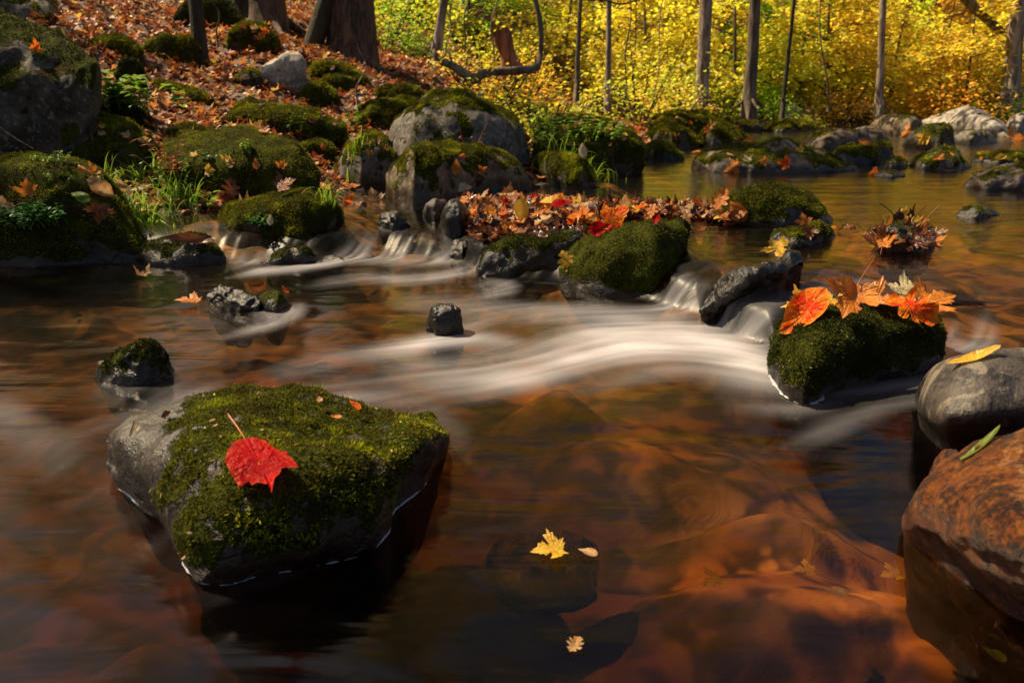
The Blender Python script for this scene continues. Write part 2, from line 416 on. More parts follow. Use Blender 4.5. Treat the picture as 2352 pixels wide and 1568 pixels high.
# shore of the left and far bank, from the photo
sh_px = [(-900, 620, 0), (-300, 590, 0), (0, 576, 0), (160, 574, 0), (300, 560, 0), (420, 545, 0.02), (540, 505, 0.08), (680, 490, .12), (780, 462, .12), (815, 440, .12), (900, 425, .12), (1000, 440, .12),
         (1200, 432, .12), (1345, 425, .12), (1392, 385, .12), (1480, 360, .12), (1600, 328, .12), (1700, 306, .12), (1850, 293, .12), (2352, 287, .12), (2900, 287, .12), (3900, 292, .12)]
SH = np.array([at_z(a, b, c)[:2] for a, b, c in sh_px])
SHC = np.concatenate([SH, [[SH[-1, 0] + 30, SH[-1, 1]], [60, 200], [-200, 200], [-200, SH[0, 1]]]])
def sdist(x, y):
    """+ inside the bank, - over the water"""
    x = np.asarray(x, float); y = np.asarray(y, float)
    d = np.full(x.shape, 1e9); ins = np.zeros(x.shape, bool)
    n = len(SHC)
    for i in range(n):
        a = SHC[i]; b = SHC[(i + 1) % n]
        if i < len(SH):
            e = b - a; t = np.clip(((x - a[0]) * e[0] + (y - a[1]) * e[1]) / (e @ e), 0, 1)
            d = np.minimum(d, np.hypot(x - a[0] - t * e[0], y - a[1] - t * e[1]))
        c = ((a[1] > y) != (b[1] > y)) & (x < (b[0] - a[0]) * (y - a[1]) / (b[1] - a[1] + 1e-12) + a[0])
        ins ^= c
    return np.where(ins, d, -d)
BARS = []
for px_, py_, rx_, ry_, a_ in [(1720, 1330, .20, .11, .40), (1900, 1340, .28, .18, .50), (2100, 1450, .26, .16, .45), (1480, 1010, .28, .15, .4), (1270, 930, .14, .05, .6), (1780, 1150, .18, .08, .5), (350, 1420, .12, .07, .4), (1020, 1520, .10, .05, .5), (120, 700, .3, .1, .4), (620, 880, .15, .05, .5), (1250, 665, .15, .05, .5)]:
    q_ = at_z(px_, py_, -.1); BARS.append((q_[0], q_[1], rx_, ry_, a_))
def z_ground(x, y):
    x = np.asarray(x, float); y = np.asarray(y, float)
    d = sdist(x, y)
    zw = z_water(x, y)
    ax = x / (np.maximum(y, 0) + 1.0)
    s = 0.285 - 0.235 * ss(-0.12, 0.17, ax)
    dd = np.maximum(d, 0)
    bank = np.where(zw > 0.05, ZU, zw) + 0.05 * ss(0, 0.25, dd) + s * np.minimum(dd, 14) * ss(-0.1, 0.9, dd) + 0.05 * np.maximum(y - 13, 0) * ss(13, 20, y) + 0.20 * np.maximum(y - 30, 0)
    nz = fbm(xy3(x * 0.9, y * 0.9), 4, 11) * 0.10 * ss(0.1, 1.5, dd) + fbm(xy3(x * 5, y * 5), 3, 15) * 0.02
    cob = (fbm(xy3(x * 4.5, y * 4.5, 0.3), 2, 21) + .3) * 0.035
    dep = 0.15 * ss(0.0, 0.5, -d) + 0.03 + 0.05 * noise(xy3(x * 1.6, y * 1.6), 5) * ss(0, .5, -d)
    dep = dep + .10 * ss(2.2, 1.2, y) * ss(0, .3, -d)
    bar = np.maximum.reduce([a_ * np.exp(-((x - X_) / rx) ** 2 - ((y - Y_) / ry) ** 2) for X_, Y_, rx, ry, a_ in BARS])
    dep = dep * (1 - bar)
    dep = dep * (1 - 0.6 * np.exp(-((y - y_foot(x) - 0.08) / 0.12) ** 2))
    bed = zw - np.maximum(dep - cob, 0.03)
    return np.where(d > 0, bank + nz, np.minimum(bed, bank))
def ground_hit(px, py, y0=2.4, y1=80):
    ys = np.exp(np.linspace(math.log(y0), math.log(y1), 500))
    P = at_y(np.full(500, float(px)), np.full(500, float(py)), ys)
    k = P[:, 2] < z_ground(P[:, 0], P[:, 1])
    i = int(np.argmax(k)) if k.any() else 499
    return P[i]

# ------------------------------------------------------------------ ground sheet
def lines(lo, dlo, dhi, hi, step, n_lo, n_hi):
    mid = np.arange(dlo, dhi, step)
    def grow(n, span):
        t = np.linspace(0, 1, n + 1)[1:]
        k = span / step
        p = 1.0
        # geometric growth
        r = 1.02
        while sum(r ** i for i in range(n)) < k: r += 0.002
        c = np.cumsum([r ** i for i in range(n)]) * step
        return c * span / c[-1]
    return np.concatenate([dlo - grow(n_lo, dlo - lo)[::-1], mid, dhi - step + grow(n_hi, hi - dhi + step)])
gx = lines(-90, -2.4, 2.0, 90, 0.016, 110, 110)
gy = lines(-6, 0.4, 4.6, 160, 0.016, 40, 150)
GX, GY = np.meshgrid(gx, gy, indexing='ij')
GZ = np.stack([z_ground(GX[i], GY[i]) for i in range(len(gx))])
GP = np.stack([GX, GY, GZ], -1)
# colour patches of the bed: gravel and leaf stains, and painted pool gold, seen through the water
sdg = sdist(GX, GY); wet_g = ss(0.02, -0.12, sdg); shore_g = ss(0.9, 0.1, sdg)
gpx, gpy = proj(GP)
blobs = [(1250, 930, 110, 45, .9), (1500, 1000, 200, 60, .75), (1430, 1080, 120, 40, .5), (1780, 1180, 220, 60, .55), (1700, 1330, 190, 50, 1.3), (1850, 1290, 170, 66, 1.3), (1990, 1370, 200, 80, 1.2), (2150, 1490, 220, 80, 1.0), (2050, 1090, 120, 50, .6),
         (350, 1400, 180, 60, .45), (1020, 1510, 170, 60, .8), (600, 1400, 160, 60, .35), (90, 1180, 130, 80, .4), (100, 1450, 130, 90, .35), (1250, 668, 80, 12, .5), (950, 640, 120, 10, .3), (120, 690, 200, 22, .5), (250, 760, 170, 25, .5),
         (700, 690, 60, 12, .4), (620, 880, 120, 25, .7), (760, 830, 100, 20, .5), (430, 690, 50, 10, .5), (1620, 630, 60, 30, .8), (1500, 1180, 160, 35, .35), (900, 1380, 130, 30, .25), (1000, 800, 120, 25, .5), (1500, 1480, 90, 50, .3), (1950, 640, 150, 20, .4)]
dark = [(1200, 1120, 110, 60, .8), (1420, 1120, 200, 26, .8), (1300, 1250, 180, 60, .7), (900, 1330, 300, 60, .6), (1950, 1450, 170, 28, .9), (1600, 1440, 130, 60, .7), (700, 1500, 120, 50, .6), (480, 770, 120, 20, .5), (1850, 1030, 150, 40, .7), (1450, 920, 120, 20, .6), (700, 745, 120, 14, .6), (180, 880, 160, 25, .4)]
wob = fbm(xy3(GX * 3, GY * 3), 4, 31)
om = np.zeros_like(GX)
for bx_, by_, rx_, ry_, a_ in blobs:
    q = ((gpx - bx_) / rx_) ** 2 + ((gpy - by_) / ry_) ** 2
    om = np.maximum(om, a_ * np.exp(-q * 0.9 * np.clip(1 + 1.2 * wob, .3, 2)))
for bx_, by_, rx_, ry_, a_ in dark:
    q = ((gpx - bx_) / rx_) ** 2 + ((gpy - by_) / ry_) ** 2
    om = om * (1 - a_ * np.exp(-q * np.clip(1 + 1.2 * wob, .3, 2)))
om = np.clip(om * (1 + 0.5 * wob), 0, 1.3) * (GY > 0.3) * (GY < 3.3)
om = np.maximum(om, .62 * ss(-.1, .5, wob + .3) * ss(2.7, 3.4, GY) * ss(10, 8, GY) * (GX > 0.3))  # gold reflection of the trees painted into the upper pool bed
def ground_mat():
    t = NT('stream_bed_and_forest_floor')
    pos = t.n('ShaderNodeNewGeometry').outputs['Position']
    n1 = t.noise(pos, 2.2, 5, 0.6, 0.5); n2 = t.noise(pos, 9, 4, 0.6, 0.6); n3 = t.noise(pos, 45, 5, 0.7)
    st = t.attr('stain_and_gold'); wet = t.attr('wet')
    n2s = t.noise(pos, 7, 1.5, 0.4)
    bed = t.mix(t.step(n2s, 0.30, 0.70), (0.020, 0.012, 0.005), (0.095, 0.055, 0.022))
    n4 = t.noise(pos, 12, 1.5, 0.45, .6)
    bed = t.mix(t.math('MULTIPLY', t.step(n4, .34, .66), .6), bed, (0.30, 0.15, 0.045))
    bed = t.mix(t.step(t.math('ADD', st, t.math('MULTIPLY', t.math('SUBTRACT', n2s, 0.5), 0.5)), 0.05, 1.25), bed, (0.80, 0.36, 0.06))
    vo = t.n('ShaderNodeTexVoronoi', Vector=pos, Scale=34.0, _feature='SMOOTH_F1', Smoothness=0.6)
    bed = t.mix(t.math('MULTIPLY', t.step(n4, .60, .34), .85), bed, (0.022, 0.014, 0.007))
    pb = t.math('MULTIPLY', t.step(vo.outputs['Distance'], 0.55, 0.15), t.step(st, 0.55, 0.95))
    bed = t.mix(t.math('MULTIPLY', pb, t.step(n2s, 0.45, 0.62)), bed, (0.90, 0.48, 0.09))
    soil = t.mix(t.step(n1, 0.4, 0.6), (0.03, 0.014, 0.007), (0.09, 0.038, 0.014))
    soil = t.mix(t.step(n3, 0.52, 0.66), soil, (0.22, 0.09, 0.03))
    soil = t.mix(t.math('MULTIPLY', t.step(n1, 0.54, 0.66), 0.6), soil, (0.05, 0.055, 0.01))
    far = t.attr('far')
    soil = t.mix(far, soil, t.mix(t.step(n2, 0.4, 0.6), (0.30, 0.17, 0.03), (0.14, 0.14, 0.02)))
    soil = t.mix(t.math('MULTIPLY', t.attr('shore'), .9), soil, t.mix(t.step(n2, .4, .6), (0.010, 0.007, 0.004), (0.03, 0.026, 0.008)))
    c = t.mix(wet, soil, bed)
    b = t.bump(t.math('ADD', n2, t.math('MULTIPLY', n3, t.math('SUBTRACT', 1.0, wet))), 0.5, 0.02)
    return t.done(t.n('ShaderNodeBsdfPrincipled', Base__Color=c, Roughness=0.75, Normal=b))
g_me = make_mesh('ground', GP.reshape(-1, 3), grid_faces(len(gx), len(gy)), {'wet': wet_g.ravel(), 'shore': shore_g.ravel(), 'stain_and_gold': om.ravel(), 'far': ss(22, 34, GY).ravel() * 0.8}, True, [ground_mat()])
ground = tag(link('ground', g_me), kind='structure')

# ------------------------------------------------------------------ rocks
STONES = []
def interp_s(pts, x):
    pts = np.array(sorted(pts), float)
    y = np.interp(x, pts[:, 0], pts[:, 1])
    return y
def prof(L, T, Rr, B, peak=0.5, sq=0.75, lh=0.0, rh=0.0):
    """generic top outline in photo pixels"""
    out = []
    for t in np.linspace(0, 1, 25):
        u = t / peak if t < peak else (1 - t) / (1 - peak)
        k = (1 - (1 - u) ** 2.2) ** sq
        e = lh * (1 - t) + rh * t
        k = max(k, e if 0.02 < t < 0.98 else 0)
        out.append((L + t * (Rr - L), B - (B - T) * k))
    return out
def stone(label, top, base=None, mode='g', depth=None, a=0.5, e=0.8, rough=0.10, mat='grey', moss=0.0, res=None, name='boulder', sub=None, seed=None,
          tufts=1.0, wet=None, cat='rock', group=None, mossmat='moss', fine=0.5, lumps=1.0, back=None):
    if isinstance(top, tuple): top = prof(*top)
    seed = seed if seed is not None else len(STONES) + 3
    if moss > .19 and mode != .12: moss += .32
    L, Rr = top[0][0], top[-1][0]
    if base is None:
        w_ = Rr - L; b0 = top[0][1]; b1 = top[-1][1]
        base = [(L, b0), (L + .25 * w_, b0 * .75 + b1 * .25 + 0.05 * w_), (L + .75 * w_, b0 * .25 + b1 * .75 + 0.05 * w_), (Rr, b1)]
    nu, nv = res or (64, 64)
    u = 0.5 - 0.5 * np.cos(np.linspace(0, math.pi, nu))
    px = L + (Rr - L) * u
    k = np.ones(5) / 5
    def sm(v):
        vp = np.concatenate([[v[0]] * 2, v, [v[-1]] * 2]); r = np.convolve(vp, k, 'valid'); r[0] = v[0]; r[-1] = v[-1]; return r
    yt = sm(interp_s(top, px)); yb = np.maximum(sm(interp_s(base, px)), yt)
    if mode == 'g':
        h = ground_hit((L + Rr) / 2, float(interp_s(base, (L + Rr) / 2))); Y0 = h[1]
        Pb = at_y(px, yb, np.full(nu, Y0))
    elif mode == 'Y':
        Y0 = back; Pb = at_y(px, yb, np.full(nu, Y0))
    else:
        Pb = at_z(px, yb, float(mode))
    width = abs(at_y(Rr, CY, Pb[nu // 2, 1])[0] - at_y(L, CY, Pb[nu // 2, 1])[0])
    if depth is None: depth = width * 0.75
    if sub is None: sub = 0.10 + 0.12 * width
    D = depth * np.sqrt(np.clip(1 - (2 * u - 1) ** 2, 0, 1)) ** 0.85
    Yr = Pb[:, 1] + a * D
    Pr = at_y(px, yt, Yr)
    Pr[:, 2] = np.maximum(Pr[:, 2], Pb[:, 2])
    Yk = Pb[:, 1] + D
    Pk = at_y(px, yb, Yk); Pk[:, 2] = Pb[:, 2]
    nt = int(nv * 0.36); nb = int(nv * 0.3); nl = nv - nt - nb
    G = np.zeros((nu, nv, 3))
    for j in range(nv):
        if j < nt:
            t = j / nt * math.pi / 2; c, s_ = math.cos(t) ** e, math.sin(t) ** e
            G[:, j, :2] = Pr[:, :2] + (Pb - Pr)[:, :2] * c; G[:, j, 2] = Pb[:, 2] + (Pr - Pb)[:, 2] * s_
        elif j < nt + nb:
            t = (j - nt) / nb * math.pi / 2; c, s_ = math.sin(t) ** e, math.cos(t) ** e
            G[:, j, :2] = Pr[:, :2] + (Pk - Pr)[:, :2] * c; G[:, j, 2] = Pk[:, 2] + (Pr - Pk)[:, 2] * s_
        else:
            t = (j - nt - nb) / nl * math.pi
            m = 0.5 * (Pb + Pk); hlf = 0.5 * (Pk - Pb)
            G[:, j, :2] = m[:, :2] + hlf[:, :2] * math.cos(t)
            G[:, j, 2] = m[:, 2] + hlf[:, 2] * math.cos(t) - (sub * (D / depth + 0.02)) * math.sin(t) ** 0.7
    return finish_stone(label, G, width, rough, mat, moss, name, seed, tufts, wet, cat, group, mossmat, fine, lumps, mode)
def finish_stone(label, G, width, rough, mat, moss, name, seed, tufts, wet, cat, group, mossmat, fine, lumps, mode, wetz=None, bare=None):
    nu, nv = G.shape[:2]
    N = grid_normals(G, True)
    c0 = G.reshape(-1, 3).mean(0)
    hgt = G[..., 2].max() - G[..., 2].min()
    sz = min(width, hgt * 1.6)
    wend = ss(0, 0.06, np.linspace(0, 1, nu)) * ss(1, 0.94, np.linspace(0, 1, nu))
    rid = 1 - np.abs(fbm(G / sz * 2.2 * lumps, 3, seed + 50)) * 2.2
    n_lo = fbm(G / sz * 1.6 * lumps, 3, seed)
    n_hi = fbm(G / sz * 9, 4, seed + 9)
    disp = sz * rough * (0.9 * n_lo + 0.35 * (rid - 0.4) + 0.22 * fine * n_hi)
    G = G + N * (disp * (0.2 + 0.8 * wend[:, None]))[..., None]
    N = grid_normals(G, True)
    if np.mean(N[nu // 2, :nv // 2, 2]) < 0: N = -N; flip = True
    else: flip = False
    F = grid_faces(nu, nv, True)
    if flip: F = F[:, ::-1]
    nz = N[..., 2]
    mm = fbm(G * (4.0 / max(sz, .15)), 5, seed + 77, .62)
    mk = ss(0.15, 0.75, nz * 0.75 + moss + 0.6 * mm)
    if moss <= -5: mk = mk * 0
    if bare is not None:
        qx, qy = proj(G)
        line = bare[0] + (qy - bare[1]) * bare[2] + 40 * mm
        mk = mk * ss(line - 25, line + 35, qx)
    if mode in ('g', 'Y'):
        wt = np.zeros_like(nz) if wet is None else np.full_like(nz, wet)
    else:
        z0 = float(mode); wt = ss(z0 + 0.11, z0 + 0.02, G[..., 2] + 0.05 * mm)
        if wet: wt = np.maximum(wt, wet)
        mk = mk * ss(z0 + 0.0, z0 + 0.05, G[..., 2] + 0.02 * mm)
    if label.startswith('broad flat'): mk = mk * (.38 + .62 * ss(-.50, 0, fbm(G * 26, 4, 91, .6) + .25 * nz))
    if mat == 'rust':
        qx, qy = proj(G); mk = ss(0.4, 1.0, nz + 0.25 * mm) * ss(2200, 2330, qx + 60 * mm)  # rust boulder: the moss mask carries the painted sunlit top instead
    if mode in ('g', 'Y'): c0[2] = G[..., 2].min()
    else: c0[2] = float(mode)
    V = G.reshape(-1, 3) - c0
    tris = []
    for i_, fl in ((0, True), (nu - 1, False)):
        ring = i_ * nv + np.arange(nv); cidx = len(V) + len(tris)
        tr = np.stack([ring, np.roll(ring, -1), np.full(nv, cidx)], 1)
        tris.append(tr[:, ::-1] if (fl == flip) else tr)
    V = np.concatenate([V, V[:nv].mean(0)[None], V[(nu - 1) * nv:nu * nv].mean(0)[None]])
    at = lambda q: np.concatenate([q.ravel(), [0, 0]])
    un = np.zeros_like(nz) if mode in ('g', 'Y') or name == 'submerged_stone' else ss(float(mode) + .004, float(mode) - .010, G[..., 2])  # mask for the painted darkness below the waterline
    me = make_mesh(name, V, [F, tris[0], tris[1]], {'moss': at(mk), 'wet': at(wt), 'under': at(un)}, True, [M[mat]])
    o = link(name, me, None, c0)
    tag(o, label, cat, group)
    rec = dict(o=o, G=G, N=N, mk=mk, tufts=tufts, c0=c0, mossmat=mossmat, mat=mat, seed=seed)
    STONES.append(rec)
    return rec

def catmull(P, n):
    """P (k, ..., 3) -> n samples along axis 0"""
    k = len(P); t = np.linspace(0, k - 1 - 1e-9, n); i = t.astype(int); f = (t - i)
    f = f.reshape((-1,) + (1,) * (P.ndim - 1))
    g = lambda j: P[np.clip(j, 0, k - 1)]
    p0, p1, p2, p3 = g(i - 1), g(i), g(i + 1), g(i + 2)
    return 0.5 * (2 * p1 + (p2 - p0) * f + (2 * p0 - 5 * p1 + 4 * p2 - p3) * f ** 2 + (3 * p1 - p0 - 3 * p2 + p3) * f ** 3)
def loft_stone(label, rows, back, mat, moss, res=(150, 190), rough=0.05, sub=0.16, z0=0.0, dirx=0.0, **kw):
    W_ = []
    for r in rows:
        a = np.array([(q[0], q[1], q[2] if len(q) > 2 else z0) for q in r], float)
        W_.append(at_z(a[:, 0], a[:, 1], a[:, 2]))
    last = W_[-1]
    b = last.copy(); b[:, 1] += back * 0.55; b[:, 0] *= 1 + 0.3 * back; b[:, 2] = z0 + (last[:, 2] - z0) * 0.72; W_.append(b)
    b = last.copy(); b[:, 1] += back; b[:, 0] *= 1 + 0.5 * back; b[:, 2] = z0; W_.append(b)
    b2 = b.copy(); b2[:, 2] = z0 - sub; c_ = b2.mean(0); b2[:, :2] = c_[:2] + (b2[:, :2] - c_[:2]) * 0.80; W_.append(b2)
    f2 = W_[0].copy(); f2[:, 2] = z0 - sub; f2[:, :2] = c_[:2] + (f2[:, :2] - c_[:2]) * 0.80; W_.append(f2)
    A = np.stack(W_)                       # rows, cols, 3
    nu, nv = res
    A = catmull(A.transpose(1, 0, 2), nu)  # nu, rows
    # close ring
    k = A.shape[1]
    idx = np.linspace(0, k, nv, endpoint=False); i = idx.astype(int); f = (idx - i)[None, :, None]
    g = lambda j: A[:, j % k]
    p0, p1, p2, p3 = g(i - 1), g(i), g(i + 1), g(i + 2)
    G = 0.5 * (2 * p1 + (p2 - p0) * f + (2 * p0 - 5 * p1 + 4 * p2 - p3) * f ** 2 + (3 * p1 - p0 - 3 * p2 + p3) * f ** 3)
    # gather the two ends softly
    for s_, e_ in ((0, 1), (nu - 1, -1)):
        for q in range(8):
            w = (1 - q / 8) ** 2; jj = s_ + e_ * q
            m = G[jj].mean(0); G[jj] = G[jj] * (1 - 0.75 * w) + (m + (G[jj] - m) * 0.2) * 0.75 * w
    width = np.ptp(W_[0][:, 0])
    return finish_stone(label, G, width, rough, mat, moss, kw.get('name', 'boulder'), kw.get('seed', len(STONES) + 3), kw.get('tufts', 1), kw.get('wet'), 'rock', kw.get('group'),
                        kw.get('mossmat', 'moss'), kw.get('fine', 0.5), kw.get('lumps', 1), str(z0), None, kw.get('bare'))

rockA = loft_stone('broad flat-topped mossy boulder in the foreground water carrying the single red leaf', [
    [(243, 1082), (300, 1150), (400, 1212), (440, 1280), (482, 1322), (600, 1310), (720, 1287), (850, 1240), (940, 1165), (1000, 1100), (1042, 1040)],
    [(238, 1040, .03), (300, 1090, .05), (390, 1130, .075), (440, 1190, .07), (500, 1240, .06), (600, 1235, .065), (720, 1215, .065), (850, 1175, .06), (940, 1110, .06), (1000, 1060, .05), (1050, 1015, .03)],
    [(242, 1000, .065), (290, 1010, .095), (370, 1030, .115), (450, 1070, .125), (520, 1110, .125), (600, 1120, .125), (720, 1105, .125), (850, 1060, .12), (940, 1030, .10), (1000, 1000, .085), (1045, 985, .06)],
    [(258, 985, .07), (330, 965, .10), (410, 955, .12), (470, 975, .14), (540, 990, .145), (620, 995, .14), (720, 990, .13), (820, 985, .12), (900, 975, .10), (970, 965, .085), (1025, 965, .06)],
    [(270, 980, .065), (350, 945, .095), (430, 912, .12), (500, 887, .135), (570, 879, .14), (640, 876, .14), (720, 886, .13), (800, 912, .11), (860, 938, .085), (940, 942, .075), (1005, 952, .05)]],
    0.07, 'shoulder', 0.50, (240, 280), 0.06, seed=12, tufts=0.45, bare=(395, 960, -.38))
rockE = loft_stone('squat dark mossy boulder with bright leaves draped over its top, waterfalls on both sides', [
    [(1762, 850), (1768, 885), (1790, 912), (1840, 938), (1885, 928), (1930, 900), (2000, 882), (2080, 868), (2130, 850), (2160, 825)],
    [(1758, 820, .03), (1764, 840, .045), (1800, 850, .06), (1850, 860, .07), (1900, 850, .07), (1950, 835, .07), (2010, 820, .06), (2080, 810, .055), (2135, 800, .05), (2170, 795, .035)],
    [(1762, 790, .06), (1782, 775, .09), (1820, 765, .115), (1870, 755, .13), (1920, 748, .135), (1970, 745, .135), (2030, 745, .125), (2085, 745, .12), (2135, 750, .10), (2170, 765, .06)],
    [(1775, 765, .08), (1800, 735, .11), (1840, 715, .13), (1890, 700, .145), (1940, 690, .15), (1990, 686, .15), (2045, 688, .145), (2095, 697, .13), (2135, 716, .11), (2162, 745, .08)]],
    0.10, 'dark', 0.75, (180, 200), 0.05, seed=5, mossmat='darkmoss', wet=0.5, tufts=0.9)
rockF = loft_stone('smooth rounded dark grey boulder with pale streaks, a yellow leaf on its top', [
    [(2108, 970), (2130, 1005), (2165, 1035), (2200, 1045), (2280, 1050), (2380, 1045), (2480, 1020), (2560, 980)],
    [(2106, 940, .03), (2120, 950, .06), (2160, 960, .09), (2200, 960, .10), (2280, 955, .11), (2380, 950, .11), (2480, 945, .09), (2570, 940, .05)],
    [(2110, 905, .06), (2128, 885, .10), (2165, 870, .13), (2205, 860, .15), (2280, 855, .16), (2380, 850, .16), (2480, 860, .14), (2560, 890, .08)],
    [(2122, 880, .07), (2145, 845, .12), (2180, 823, .15), (2225, 811, .165), (2290, 802, .175), (2380, 798, .175), (2470, 812, .15), (2540, 850, .1)]],
    0.10, 'smooth', -9, (150, 160), 0.012, seed=8, tufts=0, lumps=0.7)
rockG = loft_stone('rust-orange speckled boulder with a pale sunlit top in the bottom right corner', [
    [(2150, 1150), (2083, 1215), (2100, 1255), (2160, 1302), (2250, 1368), (2352, 1430), (2480, 1500), (2640, 1540), (2800, 1500)],
    [(2160, 1110, .05), (2085, 1175, .05), (2115, 1205, .06), (2175, 1240, .07), (2260, 1300, .08), (2360, 1350, .09), (2490, 1400, .09), (2650, 1430, .08), (2830, 1400, .05)],
    [(2175, 1060, .085), (2120, 1110, .10), (2160, 1130, .12), (2220, 1150, .135), (2290, 1180, .15), (2390, 1210, .16), (2510, 1230, .16), (2660, 1240, .15), (2820, 1240, .08)],
    [(2185, 1040, .10), (2200, 1040, .12), (2230, 1030, .14), (2270, 1015, .16), (2330, 1000, .175), (2420, 985, .19), (2530, 980, .19), (2660, 990, .17), (2790, 1040, .1)]],
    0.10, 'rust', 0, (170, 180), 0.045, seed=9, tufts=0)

# --- water rocks of the lower pool and the rock dam
stone('small pyramid-shaped mossy rock standing alone in the water at the left', [(228, 860), (232, 835), (255, 822), (290, 795), (330, 782), (355, 788), (375, 812), (392, 845), (396, 862)], [(228, 862), (250, 880), (300, 886), (350, 882), (396, 865)], 0, 0.10, 0.55, .7, .10, 'dark', .12, (90, 90), tufts=1.2, mossmat='darkmoss')
stone('low lumpy wet black rock with dry leaves on its right end', [(478, 690), (490, 668), (510, 660), (535, 668), (560, 680), (600, 690), (612, 700)], [(478, 692), (510, 706), (560, 716), (612, 712)], 0, 0.13, 0.5, .7, .11, 'wet', -.9, (70, 70), lumps=1.4, tufts=0, fine=1.1)
stone('rounded glossy green wet stone beside the low black rock', [(592, 700), (596, 680), (615, 670), (640, 670), (660, 682), (666, 700)], [(592, 702), (610, 717), (640, 720), (666, 705)], 0, 0.12, 0.5, .9, .03, 'wet', .30, (48, 48), tufts=0, wet=1)
stone('small angular black wet rock alone in mid-stream', [(980, 760), (984, 735), (990, 705), (1010, 698), (1035, 699), (1058, 712), (1063, 745), (1064, 762)], [(980, 760), (1000, 772), (1040, 772), (1064, 764)], 0, 0.09, 0.5, .6, .08, 'wet', -.6, (70, 70), tufts=0, lumps=1.0, fine=1.0)
stone('large mossy boulder of the rock dam with a small red leaf on its crown', [(1295, 650), (1300, 620), (1318, 585), (1350, 548), (1400, 525), (1440, 512), (1500, 505), (1580, 506), (1630, 515), (1660, 525), (1675, 545), (1660, 575), (1600, 620), (1560, 650), (1530, 690)][:13] + [(1680, 560)],
      [(1295, 652), (1330, 668), (1400, 682), (1450, 688), (1500, 692), (1560, 660), (1620, 600), (1680, 562)], 0, 0.42, 0.45, .78, .06, 'dark', .62, (140, 130), tufts=1.2, sub=.2, wet=0.3, seed=41, mossmat='midmoss')
stone('dark angular slab wedged under the leaf pile, black hollow beneath it', [(1100, 625), (1115, 600), (1130, 570), (1150, 553), (1190, 548), (1250, 545), (1300, 540), (1325, 530), (1335, 560), (1333, 600)], [(1100, 632), (1150, 636), (1200, 634), (1300, 632), (1333, 625)], 0, 0.30, 0.3, .6, .10, 'dark', .02, (100, 90), sub=.15, tufts=.8, mossmat='darkmoss', wet=.3, seed=23)
loft_stone('black glistening wet rock slanting down between two small waterfalls', [
    [(1604, 738), (1650, 736, .005), (1690, 715, .03), (1730, 690, .07), (1790, 655, .11), (1842, 622, .12)],
    [(1604, 715, .04), (1648, 690, .07), (1695, 655, .12), (1750, 630, .15), (1800, 612, .16), (1847, 602, .15)],
    [(1622, 692, .05), (1652, 642, .11), (1688, 614, .15), (1740, 598, .17), (1790, 586, .175), (1838, 579, .165)]],
    0.12, 'wet', -.9, (120, 120), 0.07, seed=31, tufts=0, fine=1.3, lumps=1.3)
stone('upright black wet stone standing beside the left end of the leaf pile', (1006, 456, 1088, 548, .45, .6), [(1006, 546), (1030, 558), (1060, 558), (1088, 548)], 0.05, 0.16, 0.5, .75, .08, 'wet', -.9, (64, 64), tufts=0, fine=.8, seed=211)
stone('small wet black rock below the upright black stone at the foot of the cascade', [(1038, 595), (1042, 570), (1060, 552), (1085, 545), (1105, 555), (1112, 580)], [(1038, 598), (1060, 604), (1090, 598), (1112, 588)], 0.0, 0.14, 0.5, .65, .14, 'wet', -.4, (56, 56), tufts=0)
stone('brown rock under thin sheets of water in the left cascade', [(862, 585), (870, 565), (900, 545), (950, 537), (1000, 542), (1030, 560), (1038, 588)], [(862, 586), (900, 590), (950, 592), (1038, 592)], -0.02, 0.25, 0.4, .9, .06, 'wet', -.9, (56, 56), tufts=0)
stone('small wet rock with rusty leaves at the lip of the left cascade', [(868, 512), (876, 494), (895, 486), (915, 489), (935, 502), (942, 514)], [(868, 514), (900, 520), (942, 516)], 0.10, 0.12, 0.5, .8, .12, 'wet', -.9, (48, 48), tufts=0)
stone('pale grey wet stone at the foot of the front grey boulder', [(972, 488), (978, 468), (1000, 456), (1022, 460), (1030, 480)], [(972, 490), (1000, 496), (1030, 488)], .12, 0.12, 0.5, .8, .1, 'grey', -.9, (40, 40), tufts=0, wet=.5)
stone('wet black bank rock with a long red-brown leaf, under the grass', [(302, 600), (308, 575), (330, 556), (380, 545), (440, 538), (480, 545), (500, 562), (512, 585), (516, 600)], [(302, 602), (350, 610), (450, 610), (516, 602)], 0.0, 0.22, 0.5, .7, .08, 'dark', .05, (90, 80), wet=.9, tufts=.8, mossmat='darkmoss')
stone('low wet mossy rock between the two tiny left cascades', [(600, 602), (615, 585), (640, 568), (665, 560), (690, 560), (712, 572), (730, 590), (790, 598)], [(600, 604), (640, 610), (700, 606), (790, 602)], 0.0, 0.16, 0.5, .7, .10, 'dark', .05, (70, 60), wet=.8, tufts=.7, mossmat='darkmoss')
stone('rounded mossy boulder with a clover-like plant and grass, at the left waterline', [(500, 540), (503, 505), (520, 475), (560, 460), (640, 452), (700, 447), (745, 455), (775, 480), (790, 515), (792, 545)], [(500, 545), (540, 560), (600, 565), (700, 568), (760, 560), (792, 548)], 0.03, 0.40, 0.45, .75, .05, 'dark', .35, (110, 100), tufts=1.2, sub=.2)
stone('large mossy bank boulder at the left edge, leafy herb and grass growing on it', [(-150, 520), (-100, 420), (-20, 372), (40, 350), (90, 342), (140, 352), (180, 368), (230, 395), (280, 440), (320, 500), (345, 560), (350, 600)], [(-150, 615), (0, 612), (100, 612), (250, 608), (350, 602)], 0.0, 0.75, 0.55, .72, .05, 'dark', .38, (170, 150), tufts=1.3, sub=.2, seed=60)

